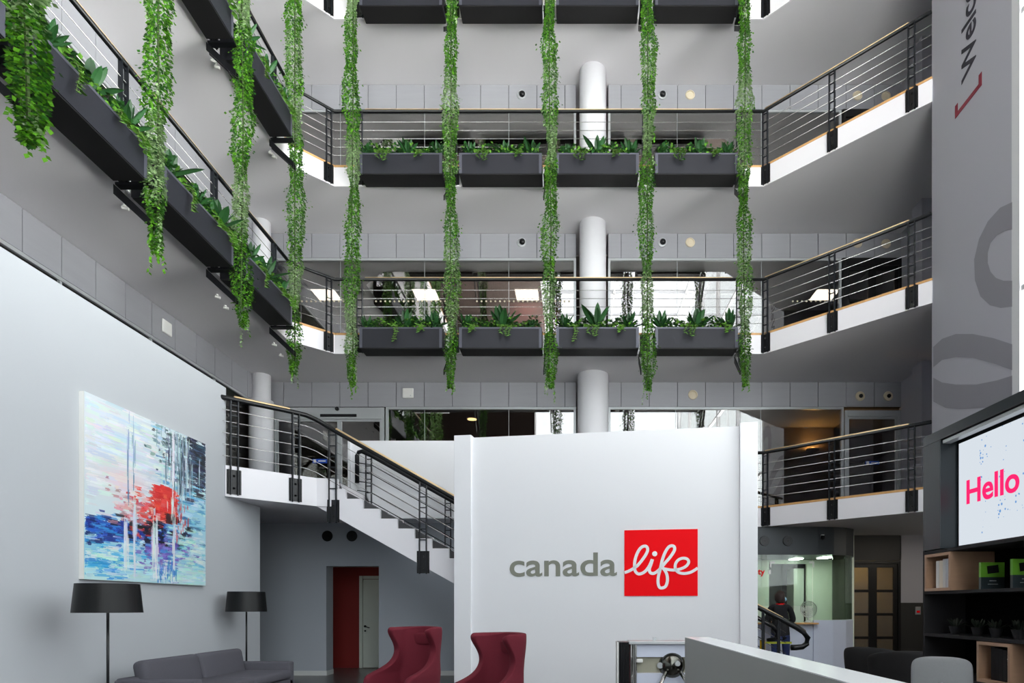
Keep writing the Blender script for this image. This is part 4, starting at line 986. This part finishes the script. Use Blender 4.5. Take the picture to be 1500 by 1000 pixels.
# ------------------------------------------------------------------ reception desk
dk_ = thing('reception_desk', 'long reception desk with grey side and white top at lower right', 'desk', (0.9, 5.1, 0))
dl = 0.886; dr = 1.07
g = G(); g.box(dl, 1.2, 0.0, dl+0.04, 5.1, 1.098); g.box(dl+0.04, 5.06, 0, dr, 5.1, 1.098); g.build('front_panel', 'deskface', dk_)
g = G(); g.box(dl, 1.2, 1.0985, dr, 5.1, 1.103); g.build('ledge_top', 'desktop', dk_)
g = G(); g.box(dr, 1.2, 0.70, 1.75, 5.0, 0.74); g.build('work_surface', 'desktop', dk_)
g = G(); g.box(dr-0.03, 1.2, 0.0, dr, 5.05, 1.098); g.build('back_panel', 'deskface', dk_)
g = G(); g.box(1.1, 4.92, 0.0, 1.72, 4.96, 0.70); g.build('end_panel', 'deskface', dk_)
# ------------------------------------------------------------------ turnstile
TY = 6.5
ts = thing('turnstile', 'steel and glass tripod turnstile behind the reception desk', 'turnstile', (X(950, TY), TY, 0))
zt = Z(938, TY); xa = X(903, TY)
g = G(); g.box(xa, TY-0.12, 0.0, X(905, TY), TY+0.12, zt-0.01)
g.build('side_cap', 'plastic', ts)
g = G()
for i in range(5): g.lathe([(0.013, 0.0), (0.013, zt-0.012)], (X(906.5+i*3.0, TY), TY-0.1, 0), 10)
g.box(X(904, TY), TY-0.09, 0, X(920, TY), TY+0.12, zt-0.01); g.build('ribbed_post', 'black', ts, smooth=False)
g = G(); g.lathe([(0.02, 0), (0.02, zt-0.01)], (X(923, TY), TY-0.09, 0), 16); g.lathe([(0.012, 0), (0.012, zt-0.03)], (X(930, TY), TY-0.09, 0), 12); g.box(X(920, TY), TY-0.07, 0, X(931, TY), TY+0.1, zt-0.01); g.build('steel_post', 'chrome', ts)
g = G(); g.box(X(920, TY), TY-0.13, zt-0.03, X(1040, TY), TY+0.13, zt); g.build('top_rail', 'alu', ts, bevel=0.004)
g = G(); g.box(X(931, TY), TY-0.09, Z(961, TY), X(1038, TY), TY-0.075, zt-0.03); g.build('upper_panel', 'counter', ts)
g = G(); g.box(X(931, TY), TY-0.06, Z(984, TY), X(1038, TY), TY-0.04, Z(961, TY)); g.build('recess_panel', mat('beige_panel', (160, 158, 140), 0.4, var=0.04), ts)
g = G(); g.box(X(931, TY), TY-0.085, 0.0, X(1038, TY), TY-0.07, Z(984.5, TY)); g.build('lower_panel', 'counter', ts)
hx, hz_ = X(983, TY), Z(973, TY)
g = G(); g.lathe([(0.135, 0.0), (0.125, -0.03), (0.085, -0.07), (0.03, -0.10), (0.001, -0.10)], (hx, TY-0.06, hz_), 28, 'y'); g.build('hub', mat('dark_chrome', (96, 96, 90), 0.18, metal=1.0, var=0.1), ts, smooth=True)
for dx_, s_ in ((-0.26, 1), (0.26, 1)):
    g = G(); g.tube([(hx+dx_*0.28, TY-0.15, hz_-0.06), (hx+dx_, TY-0.30, hz_-0.42)], 0.02, 12); g.build('arm', 'chrome', ts, smooth=True)
g = G(); g.lathe([(0.03, -0.02), (0.03, 0.0)], (hx-0.125, TY-0.09, hz_+0.0), 16, 'y'); g.lathe([(0.025, -0.05), (0.028, 0.0)], (hx+0.03, TY-0.19, hz_+0.03), 16, 'y'); g.build('lock_cap', 'alu', ts)
g = G(); g.box(X(931, TY), TY-0.11, Z(969, TY), X(940, TY), TY-0.085, Z(963.5, TY)); g.build('glass_clamp', 'plastic', ts, bevel=0.008)
g = G(); g.box(X(956, TY), TY-0.01, zt, X(961, TY), TY+0.01, zt+0.035); g.build('sensor_pin', 'alu', ts)
# ------------------------------------------------------------------ media and shelf unit
UX = 3.6
mu_ = thing('media_shelving_unit', 'dark shelving unit with big screen at the right edge', 'shelving unit', (UX, 5.0, 0))
yF = UX*940/512; zT = 1.35+(887-641)*yF/940; yN = 2.6; UD = 0.44
zS = Z(808, UX*940/515)
g = G(); g.box(UX, yN, zT-0.10, UX+UD, yF, zT); g.box(UX, UX*940/537, zS+0.01, UX+UD, yF, zT-0.10); g.build('screen_surround', 'darkunit', mu_, bevel=0.004)
g = G(); g.box(UX+0.02, yN, zT-0.14, UX+0.1, UX*940/537-0.01, zT-0.11); g.build('top_channel', 'alu', mu_)
g = G(); g.box(UX+UD-0.02, yN, 0, UX+UD, yF-0.03, zT-0.10); g.build('back_panel', 'darkback', mu_)
g = G(); g.box(UX, yF-0.03, 0, UX+UD-0.02, yF, zS+0.01); g.build('side_panel', 'darkshelf', mu_)
SH = [zS, Z(866, UX*940/515), Z(927, UX*940/515), 0.68, 0.30]
for z in SH:
    g = G(); g.box(UX, yN, z-0.028, UX+UD-0.02, yF-0.03, z); g.build('shelf', 'darkshelf', mu_)
sc_ = thing('display_screen', 'large lit screen showing pink Hello', 'screen', (UX+0.17, 5.0, zS+0.01))
SX = UX+0.17
ys = SX*940/(1405-840); z_t = Z(650, ys); z_b = Z(799, ys)
g = G(); g.box(SX, yN, z_b-0.03, SX+0.05, ys+0.05, z_t+0.03); g.build('bezel', 'black', sc_)
g = G(); g.add([(SX-0.003, yN+0.02, z_b), (SX-0.003, ys, z_b), (SX-0.003, ys, z_t), (SX-0.003, yN+0.02, z_t)], [(0, 1, 2, 3)]); g.box(SX-0.002, yN+0.02, z_b, SX-0.001, ys, z_t)
g.build('picture', 'screen', sc_)
ph = SX*940/(1415-840); zb1 = Z(738, ph); capz = Z(703, ph)-zb1
tx = text('lettering', 'Hello', capz/0.73, (SX-0.006, ph, zb1), (PI/2, 0, -PI/2), 'pink', sc_, 0.001, 0.0068)
wantw = ph-SX*940/(1492-840); bpy.context.view_layer.update(); tx.scale = (wantw/tx.dimensions.x, 1, 1)
def cubby(px0, px1, z0, z1, lb):
    y1_ = UX*940/(px0-840); y0_ = UX*940/(px1-840)
    t = thing('oak_cubby', lb, 'box shelf', (UX, (y0_+y1_)/2, z0), 0, 'light oak box inserts in the shelving')
    w = 0.028
    g = G(); xa_, xb_ = UX-0.015, UX+UD-0.03
    g.box(xa_, y0_, z0, xb_, y0_+w, z1); g.box(xa_, y1_-w, z0, xb_, y1_, z1); g.box(xa_, y0_+w, z1-w, xb_, y1_-w, z1); g.box(xa_, y0_+w, z0, xb_, y1_-w, z0+w)
    g.build('box', 'lightoak', t); g = G(); g.box(xb_-0.01, y0_+w, z0+w, xb_-0.001, y1_-w, z1-w); g.build('back', 'darkback', t)
    return y0_+w, y1_-w, z0+w
a1 = cubby(1356.5, 1394, SH[1]+0.001, SH[0]-0.035, 'light oak box insert holding pale books, under the screen')
a2 = cubby(1433, 1482, SH[3]+0.001, SH[2]-0.035, 'light oak box insert holding black books, low in the shelving')
def book(x0, y0, y1, z0, h, d, m, lb, grp, txt=None):
    t = thing('book', lb, 'book', (x0, (y0+y1)/2, z0), 0, grp)
    g = G(); g.box(x0, y0, z0, x0+d, y0+0.003, z0+h); g.box(x0, y1-0.003, z0, x0+d, y1, z0+h); g.box(x0, y0+0.003, z0, x0+0.003, y1-0.003, z0+h); g.build('cover', m, t)
    g = G(); g.box(x0+0.003, y0+0.003, z0+0.004, x0+d-0.005, y1-0.003, z0+h-0.005); g.build('pages', 'paper', t)
    if txt:
        tx = text('lettering', txt, (y1-y0)*0.62, (x0-0.002, y0+(y1-y0)*0.28, z0+h*0.95), (0, 0, 0), 'plastic', t, 0.0005)
        tx.rotation_euler = Matrix(((0, 0, -1), (0, -1, 0), (-1, 0, 0))).to_euler(); tx.location = Vector((x0-0.002, y1-(y1-y0)*0.25, z0+h*0.93))-t.location
cols = [mat('spine%d' % i, c, 0.6, var=0.05) for i, c in enumerate(((226, 226, 222), (222, 212, 196), (206, 206, 204), (196, 200, 206)))]
y = a1[1]-0.10
desc = ['white', 'cream', 'light grey', 'pale blue-grey']
for i in range(4):
    w = (0.05, 0.062, 0.045, 0.05)[i]; book(UX+0.03, y-w, y, a1[2], 0.27+0.012*(i > 1), 0.2, cols[i], '%s book in the oak insert under the screen, %s from the left' % (desc[i], ORD[i]), 'pale books under the screen'); y -= w+0.003
y = a2[1]-0.10
for i in range(5):
    w = 0.048; book(UX+0.03, y-w, y, a2[2], 0.285-0.006*i, 0.2, 'darkbook', 'black-spined book in the lower oak insert, %s from the left' % ORD[i], 'black books in the lower oak insert', ['TRAVEL', 'ATLAS', 'LIFE', 'GARDEN', 'REQUIEM'][i] if i == 4 else None); y -= w+0.003
for i, (p0, p1) in enumerate(((1434, 1468), (1481, 1516))):
    t = thing('display_card', 'green and black printed card box on the shelf, %s one' % ('left' if i == 0 else 'right edge'), 'box', (UX+0.1, 5.5-i*.4, SH[1]), 0, 'green and black card boxes')
    yc = (UX+0.12)*940/((p0+p1)/2-840); cx_ = UX+0.13; hw = 0.105; th_ = 0.03; hh_ = 0.24
    r_ = 0.35
    def ob(g, cx0, dz0, dz1, w_, dy): 
        c = Vector((cx_, yc, SH[1]))+Vector((math.cos(r_)*cx0-math.sin(r_)*dy, math.sin(r_)*cx0*0+math.cos(r_)*dy+cx0*math.sin(0), (dz0+dz1)/2)); g.obox(c, (w_, 0.004, (dz1-dz0)/2), 0)
    t.location = (cx_, yc, SH[1])
    g = G(); g.box(-hw, -th_/2, 0.0, hw, th_/2, hh_*0.45); g.build('lower_half', 'carddark', t, world=False)
    g = G(); g.box(-hw, -th_/2, hh_*0.45, hw, th_/2, hh_); g.build('upper_half', 'cardgreen', t, world=False)
    g = G(); g.obox((0, -th_/2-0.003, hh_*0.74), (0.05, 0.002, 0.035), 0, mtx=Matrix.Rotation(-0.12, 3, 'Y')); g.build('label_patch', 'darkbook', t, world=False)
    g = G(); g.box(-0.03, -th_/2-0.003, hh_*0.30, 0.03, -th_/2-0.001, hh_*0.33); g.box(-0.045, -th_/2-0.003, hh_*0.18, 0.045, -th_/2-0.001, hh_*0.2); g.build('print_lines', 'alu', t, world=False)
for i, p0 in enumerate((1399, 1432, 1459, 1492)):
    xx = UX+0.15; yc = xx*940/(p0-840); t = thing('potted_succulent', 'dark little potted plant in the unlit middle shelf, %s from the left' % ORD[i], 'plant', (xx, yc, SH[2]), 0, 'little plants on the dark shelf')
    G().lathe([(0.035, 0), (0.055, 0.08), (0.05, 0.08)], n=18).build('pot', 'darkshelf', t, world=False); rosette(90+i, 0.12, 14, 0.03).build('leaves', mat('dark_leaf', (18, 30, 16), 0.6, var=0.2), t, world=False, fix=False)  # leaf colour darkened to stand for the shade of the shelf
    for c in t.children:
        if c.name.startswith('leaves'): c.location = (0, 0, 0.075)
# ------------------------------------------------------------------ grey chair, dark armchairs
def task_chair(x, y, rz, label):
    t = thing('office_chair', label, 'chair', (x, y, 0), rz)
    g = G(); n, k = 13, 9; vs = []
    for j in range(k):
        v = j/(k-1); z = 0.50+v*0.43
        hw = 0.225*(1-0.0*v)*(1-0.22*max(0, (v-0.8)/0.2)**2)*(1-0.15*max(0, (0.15-v)/0.15)**2)
        for i in range(n):
            u = -1+2*i/(n-1); vs.append((u*hw, 0.05*u*u*-1-0.04*v, z+(-0.035*u**4 if j == k-1 else 0)))
    g.add(vs, [(j*n+i, j*n+i+1, (j+1)*n+i+1, (j+1)*n+i) for j in range(k-1) for i in range(n-1)])
    o = g.build('backrest', 'greychair', t, world=False, smooth=True); q = o.modifiers.new('s', 'SOLIDIFY'); q.thickness = 0.05; q.offset = 0; q = o.modifiers.new('b', 'SUBSURF'); q.levels = 2; q.render_levels = 2
    soft(-0.23, -0.44, 0.42, 0.23, 0.0, 0.50, 'seat', 'greychair', 0.03, t)
    g = G(); g.tube([(0, 0.0, 0.44), (0, 0.06, 0.50), (0, 0.04, 0.72)], 0.02, 8); g.build('back_support', 'chrome', t, world=False)
    G().tube([(0, -0.2, 0.08), (0, -0.2, 0.42)], 0.025, 10).build('column', 'chrome', t, world=False)
    for j in range(5):
        a_ = j*2*PI/5; G().tube([(0, -0.2, 0.09), (0.28*math.cos(a_), -0.2+0.28*math.sin(a_), 0.03)], 0.016, 8).build('leg', 'chrome', t, world=False)
    return t
task_chair(X(1379, 5.3), 5.3, math.radians(150), 'grey upholstered office chair back before the dark shelving')
def tub(x, y, rz, lb):
    t = thing('tub_chair', lb, 'armchair', (x, y, 0), rz, 'dark tub armchairs by the black door')
    g = G(); n = 17; vs = []; lev = [(0.18, 0.30), (0.4, 0.34), (0.6, 0.36), (0.76, 0.36)]
    for z, rr in lev:
        for i in range(n):
            a_ = -PI*0.72+1.44*PI*i/(n-1); hgt = z if z < 0.7 else 0.60+0.18*math.cos(a_*0.65)
            vs.append((rr*math.sin(a_), rr*math.cos(a_), hgt))
    g.add(vs, [(j*n+i, j*n+i+1, (j+1)*n+i+1, (j+1)*n+i) for j in range(3) for i in range(n-1)])
    o = g.build('shell', mat('black_fabric', (20, 19, 20), 0.9, var=0.2, scale=60), t, world=False, smooth=True); q = o.modifiers.new('s', 'SOLIDIFY'); q.thickness = 0.06; q.offset = 0; q = o.modifiers.new('b', 'SUBSURF'); q.levels = 1; q.render_levels = 2
    soft(-0.27, -0.30, 0.26, 0.27, 0.24, 0.42, 'seat_cushion', 'sofa', 0.04, t)
    for a_ in (-0.2, 0.2):
        for b_ in (-0.2, 0.2): G().tube([(a_, b_, 0), (a_*0.9, b_*0.9, 0.27)], 0.015, 6).build('leg', 'black', t, world=False)
tub(X(1278, 9.3), 9.3, 2.4, 'dark tub armchair nearer the glass booth'); tub(X(1316, 8.6), 8.6, 3.0, 'dark tub armchair nearer the dark shelving')
# ------------------------------------------------------------------ security booth
bk = thing('security_booth', 'glass security booth with dark bulkhead and white counter front', 'booth', (4.6, 13.2, 0))
poly = [(2.5, 13.0), (4.95, 13.0), (5.3, 13.05), (5.6, 13.18), (5.85, 13.40), (6.0, 13.75), (6.0, 14.49), (2.5, 14.49)]
g = G(); g.prism(poly, 2.387, 2.952); g.build('bulkhead', 'bulk', bk)
cnt = [(4.86, 12.98), (5.27, 13.02), (5.60, 13.18), (5.86, 13.45), (5.95, 13.8)]
g = G(); g.ribbon(cnt[:2], -0.04, 0.0, 0.0, 1.06); g.build('counter_panel', 'counter', bk)
g = G(); g.ribbon(cnt[1:], -0.04, 0.0, 0.0, 1.06); g.build('counter_panel', 'counter', bk)
g = G(); g.box(2.6, 13.0, 0.0, 4.85, 13.05, 0.98); g.build('counter_panel', 'counter', bk)
g = G(); g.box(2.6, 12.86, 0.98, 4.92, 13.15, 1.01); g.build('counter_ledge', 'oak', bk)
for seg in (cnt[:2], cnt[1:3], cnt[2:4], cnt[3:]):
    g = G(); g.ribbon(seg, -0.03, -0.02, 1.065, 2.387); g.build('glass_panel', 'clear', bk)
g = G(); g.box(2.6, 13.02, 1.35, 4.22, 13.03, 2.387); g.build('glass_panel', 'clear', bk)
g = G(); g.box(4.23, 13.02, 1.35, 4.84, 13.03, 2.387); g.build('glass_panel', 'clear', bk)
g = G()
for x_, s_ in ((3.98, 1), (4.88, -1)): g.box(x_, 13.0, 2.21, x_+0.1*s_, 13.018, 2.25); g.box(x_, 13.0, 2.13, x_+0.03*s_, 13.018, 2.21)
g.box(3.95, 13.0, 1.99, 4.0, 13.018, 2.08); g.build('glass_fixing', 'plastic', bk)
text('lettering', 'security', 0.17, (X(1120, 13), 13.0, Z(841, 13)), (PI/2, 0, 0), 'red', bk, 0.002, 0.004, align='RIGHT')
g = G(); g.box(2.4, 14.5, 0, 4.42, 14.6, 2.95); g.box(5.28, 14.5, 0, 6.2, 14.6, 2.95); g.box(4.42, 14.5, 2.3, 5.28, 14.6, 2.95); g.box(6.0, 13.9, 0, 6.08, 14.5, 2.95); struct(g, 'wall_booth', 'booth')
g = G(); g.box(4.42, 15.2, 0, 5.3, 15.3, 2.4); struct(g, 'wall_booth', 'blackdoor')
t = thing('storage_cabinet', 'pale tall cabinet inside the booth doorway', 'cabinet', (5.15, 14.9, 0))
g = G(); g.box(5.02, 14.62, 0, 5.25, 15.1, 2.2); g.build('body', 'doorwhite', t)
g = G(); g.box(5.21, 14.6, 1.2, 5.225, 14.62, 1.35); g.box(5.21, 14.6, 0.8, 5.225, 14.62, 0.95); g.build('handle', 'black', t)
for i, (x_, y_) in enumerate(((X(1166, 14.0), 14.0), (X(1208, 13.6), 13.6))):
    t = thing('ceiling_light', 'strip light inside the glass booth, %s one' % ('left' if i == 0 else 'right'), 'light', (x_, y_, 2.387)); G().box(-0.09, -0.2, -0.03, 0.09, 0.2, 0).build('diffuser', 'cool', t, world=False)
    G().box(-0.11, -0.22, -0.012, 0.11, 0.22, 0).build('frame', 'alu', t, world=False)
for i, px in enumerate((1120, 1154)):
    t = thing('round_vent', 'ringed round vent on the dark booth bulkhead, %s one' % ('left' if i == 0 else 'right'), 'vent', (X(px, 13), 13.0, Z(792, 13)), 0, 'round vents on the booth bulkhead')
    G().lathe([(0.105, 0), (0.10, -0.02)], n=28, axis='y').build('cover', 'black', t, world=False)
    for r_ in (0.035, 0.065, 0.09):
        g = G(); n = 28; vs = []
        for rr, yy_ in ((r_, -0.02), (r_, -0.026), (r_+0.006, -0.026), (r_+0.006, -0.02)):
            for j in range(n): a_ = 2*PI*j/n; vs.append((rr*math.cos(a_), yy_, rr*math.sin(a_)))
        g.add(vs, [(i_*n+j, i_*n+(j+1) % n, ((i_+1) % 4)*n+(j+1) % n, ((i_+1) % 4)*n+j) for i_ in range(4) for j in range(n)]); g.build('ring', 'bulk', t, world=False)
t = thing('security_camera', 'small white and black camera on the booth bulkhead', 'camera', (X(1204, 13), 13.0, Z(786, 13)))
G().box(-0.03, -0.05, -0.02, 0.03, 0, 0.04).build('mount', 'plastic', t, world=False); g = G(); g.lathe([(0.0, -0.07), (0.035, -0.05), (0.045, -0.01), (0.04, 0.02)], (0, -0.05, 0.0), 16); g.build('dome', 'black', t, world=False)
t = thing('desk_fan', 'white round desk fan on the booth counter', 'fan', (X(1184, 13.3), 13.3, 1.01))
fc = 0.27
G().lathe([(0.0, 0), (0.08, 0), (0.07, 0.02), (0.015, 0.04), (0.015, 0.16)], n=20).build('stand', 'plastic', t, world=False)
g = G()
for rr in (0.05, 0.09, 0.13, 0.165): g.tube([(rr*math.cos(a_), -0.03, fc+rr*math.sin(a_)) for a_ in [2*PI*j/28 for j in range(29)]], 0.006 if rr < 0.16 else 0.014, 6, cap=False)
for j in range(16): a_ = 2*PI*j/16; g.tube([(0.02*math.cos(a_), -0.04, fc+0.02*math.sin(a_)), (0.165*math.cos(a_), -0.03, fc+0.165*math.sin(a_))], 0.005, 4)
g.build('grille', 'plastic', t, world=False)
g = G()
for j in range(4):
    a_ = j*PI/2; g.add([(0.02*math.cos(a_), 0, fc+0.02*math.sin(a_)), (0.14*math.cos(a_-.35), 0.01, fc+0.14*math.sin(a_-.35)), (0.14*math.cos(a_+.35), -0.02, fc+0.14*math.sin(a_+.35))], [(0, 1, 2)])
g.build('blades', 'plastic', t, world=False, fix=False); G().lathe([(0.03, -0.045), (0.04, 0.08)], (0, 0, fc), 16, 'y').build('motor', 'plastic', t, world=False)
# ground right: wall, black door, wainscot
g = G(); g.box(6.05, 14.6, 2.38, RW, 14.75, SB[0]); struct(g, 'wall_back', 'darkwall')
g = G(); g.box(RW-0.02, 14.6, 1.42, 9.5, 14.75, SB[0]); struct(g, 'wall_back', 'pier')
g = G(); g.box(RW-0.02, 14.59, 0, 9.5, 14.74, 1.42); struct(g, 'wall_back', 'darkwall')
simple_door('door_7', None, 6.2, RW-0.02, 0.0, 2.37, 'blackdoor', split=[6.82], hdr=0.0, rows=4)
g = G(); g.box(5.9, 16.2, 0, 9.4, 16.3, 2.95); struct(g, 'wall_amber', 'amber')
t = thing('ceiling_light', 'warm room light behind the black glazed door', 'light', (7.0, 15.5, SB[0])); G().box(-0.2, -0.2, -0.03, 0.2, 0.2, 0).build('diffuser', emat('amber_lamp', (255, 226, 176), 36), t, world=False)
t = thing('call_point', 'small fire call point on the dark wainscot by the shelving', 'fire alarm', (X(1344, 14.59), 14.59, Z(894, 14.59)))
G().box(-0.06, -0.03, -0.09, 0.06, 0, 0.09).build('back_box', 'alu', t, world=False, bevel=0.005); G().box(-0.035, -0.04, -0.05, 0.035, -0.03, 0.0).build('red_element', 'red', t, world=False)
t = thing('ceiling_light', 'ceiling light under the right mezzanine beyond the shelving', 'light', (7.7, 12.6, SB[0]))  # unseen lamp added to brighten the dim wall under the mezzanine
G().box(-0.3, -0.3, -0.03, 0.3, 0.3, 0).build('diffuser', emat('soffit_lamp', (255, 244, 226), 14), t, world=False)
# queue post with tape
t = thing('barrier_post', 'yellow-topped barrier post with stretched tape by the stair foot', 'barrier', (X(1117, 11.0), 11.0, 0))
g = G(); g.lathe([(0.0, 0), (0.16, 0), (0.16, 0.02), (0.03, 0.04)], n=20); g.build('base', 'black', t, world=False)
G().tube([(0, 0, 0.03), (0, 0, 0.62)], 0.03, 12).build('pole', 'black', t, world=False); G().lathe([(0.045, 0.60), (0.045, 0.76), (0.035, 0.765)], n=16).build('head', 'yellow', t, world=False)
g = G(); g.box(0.04, -0.004, 0.70, 0.5, 0.004, 0.735); g.build('tape', 'yellowgreen', t, world=False)
# ------------------------------------------------------------------ person
def skin(name, verts, edges, radii, m, parent, sub=2, root=0):
    me = bpy.data.meshes.new(name); me.from_pydata(verts, edges, []); me.materials.append(M[m])
    o = bpy.data.objects.new(name, me); C.objects.link(o); o.parent = parent
    s_ = o.modifiers.new('skin', 'SKIN'); s_.use_smooth_shade = True
    for v, r_ in zip(me.skin_vertices[0].data, radii): v.radius = r_ if isinstance(r_, tuple) else (r_, r_); v.use_root = False
    me.skin_vertices[0].data[root].use_root = True
    q = o.modifiers.new('sub', 'SUBSURF'); q.levels = sub; q.render_levels = sub
    return o
pe = thing('person', 'person in black top and jeans, mask on, leaning at the booth counter', 'person', (X(1143, 12.35), 12.35, 0), math.radians(-12))
# local: faces +Y (towards the counter), head turned right
bv = [(0, 0, 0.86), (0, 0.01, 1.02), (0, 0.02, 1.18), (0, 0.03, 1.30), (0, 0.05, 1.38), (0.01, 0.09, 1.50), (0.01, 0.10, 1.57),
      (-0.10, 0, 0.80), (-0.10, 0.01, 0.46), (-0.10, -0.02, 0.08), (-0.11, 0.12, 0.04), (0.10, 0, 0.80), (0.11, 0.02, 0.46), (0.11, -0.02, 0.08), (0.12, 0.12, 0.04),
      (-0.17, 0.03, 1.30), (-0.23, 0.02, 1.08), (-0.18, 0.24, 1.02), (-0.14, 0.34, 1.03), (0.17, 0.03, 1.30), (0.23, 0.02, 1.08), (0.19, 0.24, 1.02), (0.15, 0.34, 1.03)]
be = [(0, 1), (1, 2), (2, 3), (3, 4), (4, 5), (5, 6), (0, 7), (7, 8), (8, 9), (9, 10), (0, 11), (11, 12), (12, 13), (13, 14), (3, 15), (15, 16), (16, 17), (17, 18), (3, 19), (19, 20), (20, 21), (21, 22)]
br = [(.13, .10), (.12, .09), (.13, .10), (.10, .08), .05, (.07, .085), (.06, .075), .075, .055, .035, .03, .075, .055, .035, .03, .05, .042, .033, .03, .05, .042, .033, .03]
body = skin('body', bv, be, br, 'skin', pe)
cv_ = [(0, 0, 0.66), (0, 0.01, 1.02), (0, 0.02, 1.18), (0, 0.03, 1.32), (-0.18, 0.03, 1.31), (-0.245, 0.02, 1.08), (-0.185, 0.24, 1.02), (0.18, 0.03, 1.31), (0.245, 0.02, 1.08), (0.195, 0.24, 1.02)]
skin('knit_top', cv_, [(0, 1), (1, 2), (2, 3), (3, 4), (4, 5), (5, 6), (3, 7), (7, 8), (8, 9)], [(.21, .165), (.17, .14), (.165, .13), (.13, .10), .065, .06, .05, .065, .06, .05], 'knit', pe)
tv = [(0, 0, 0.88), (-0.10, 0, 0.74), (-0.10, 0.01, 0.46), (-0.10, -0.02, 0.08), (0.10, 0, 0.74), (0.11, 0.02, 0.46), (0.11, -0.02, 0.08)]
skin('jeans', tv, [(0, 1), (1, 2), (2, 3), (0, 4), (4, 5), (5, 6)], [(.15, .12), .095, .072, .055, .095, .072, .055], 'denim', pe)
g = G(); R = random.Random(8)
for i in range(1):
    k, n = 9, 16; vs = []
    for j in range(k):
        v = j/(k-1)*PI*0.80
        for i2 in range(n):
            u = 2*PI*i2/n; rr = 1+0.10*math.sin(3*u+j)+R.uniform(-.05, .05)
            vs.append((0.0+0.10*rr*math.sin(v)*math.cos(u), 0.05+0.105*rr*math.sin(v)*math.sin(u)-0.02*v, 1.53+0.115*math.cos(v)*rr-(0.04 if v > 1.8 else 0)))
    g.add(vs, [(j*n+i2, j*n+(i2+1) % n, (j+1)*n+(i2+1) % n, (j+1)*n+i2) for j in range(k-1) for i2 in range(n)]+[tuple((k-1)*n+i2 for i2 in range(n))])
g.build('hair', 'hair', pe, world=False, smooth=True, sub=1)
g = G(); g.lathe([(0.0, 0.05), (0.035, 0.035), (0.048, 0.0), (0.04, -0.03)][::-1], (0.0, 0.0, 0.0), 14, 'x'); o = g.build('face_mask', 'mask', pe, world=False, smooth=True); o.location = (0.085, 0.13, 1.475)
g = G(); g.tube([(0.07*math.cos(a_), 0.04+0.06*math.sin(a_), 1.385) for a_ in [2*PI*j/16 for j in range(17)]], 0.014, 6, cap=False); g.build('red_collar', 'red', pe, world=False, smooth=True)
for s_ in (-1, 1):
    g = G(); bx_, by_, bz_ = (0.145*s_, 0.36, 1.035)
    for i in range(4):
        x0_ = bx_+(-0.027+0.018*i); l_ = (0.065, 0.075, 0.07, 0.055)[i]
        g.tube([(x0_, by_, bz_), (x0_, by_+l_*0.55, bz_+0.006), (x0_, by_+l_, bz_-0.008)], 0.0085, 6, r1=0.007)
    g.tube([(bx_-0.03*s_, by_-0.02, bz_-0.002), (bx_-0.055*s_, by_+0.02, bz_-0.006)], 0.01, 6); g.build('fingers', 'skin', pe, world=False, smooth=True)
for s_ in (-1, 1):
    soft(-0.045, -0.10, 0.0, 0.045, 0.16, 0.07, 'shoe', 'black', 0.025, pe).location = (0.105*s_, 0.0, 0)
# ------------------------------------------------------------------ world, light, camera
w = bpy.data.worlds.new('sky'); bpy.context.scene.world = w; w.use_nodes = True
bg = w.node_tree.nodes['Background']; bg.inputs[1].default_value = 1.0
WN = w.node_tree.nodes; WL = w.node_tree.links
tc = WN.new('ShaderNodeTexCoord'); sx = WN.new('ShaderNodeSeparateXYZ'); WL.new(tc.outputs['Generated'], sx.inputs[0])
mr = WN.new('ShaderNodeMapRange'); mr.inputs['From Min'].default_value = -0.5; mr.inputs['From Max'].default_value = 0.1; WL.new(sx.outputs['Z'], mr.inputs['Value'])
cr_ = WN.new('ShaderNodeValToRGB'); WL.new(mr.outputs[0], cr_.inputs[0]); K = 34.0
el = cr_.color_ramp.elements; el[0].position = 0.0; el[1].position = 1.0
def cc(v, b): return (v/K*(1-b), v/K, v/K*(1+b), 1)
el[0].color = cc(24, -0.02); el[1].color = cc(3.3, 0.04)  # glow below the horizon added, brighter than the sky, to light the soffits
for p_, v_, b_ in ((0.42, 21.5, -0.02), (0.667, 14.5, -0.01), (0.80, 5.0, 0.0), (0.84, 3.3, 0.03)):
    e = el.new(p_); e.color = cc(v_, b_)
vm = WN.new('ShaderNodeVectorMath'); vm.operation = 'SCALE'; vm.inputs['Scale'].default_value = K
WL.new(cr_.outputs[0], vm.inputs[0]); WL.new(vm.outputs[0], bg.inputs[0])
cam = bpy.data.cameras.new('camera'); co = bpy.data.objects.new('camera', cam); C.objects.link(co)
co.location = (0, 0, H); co.rotation_euler = (PI/2, 0, 0); cam.sensor_width = 36; cam.lens = 940*36/1500
cam.shift_x = -0.06; cam.shift_y = (887-500)/1500.0; cam.clip_end = 200; cam.clip_start = 0.05
sc = bpy.context.scene; sc.camera = co
vs_ = sc.view_settings; vs_.view_transform = 'Standard'; vs_.look = 'None'; vs_.gamma = 1; vs_.exposure = 0.17; vs_.use_curve_mapping = False
cy = sc.cycles; cy.use_denoising = True; cy.max_bounces = 10; cy.diffuse_bounces = 6; cy.glossy_bounces = 4; cy.transparent_max_bounces = 16; cy.sample_clamp_indirect = 8; cy.caustics_reflective = False; cy.caustics_refractive = False
for o in list(bpy.data.objects):
    if '_w' in o: del o['_w']
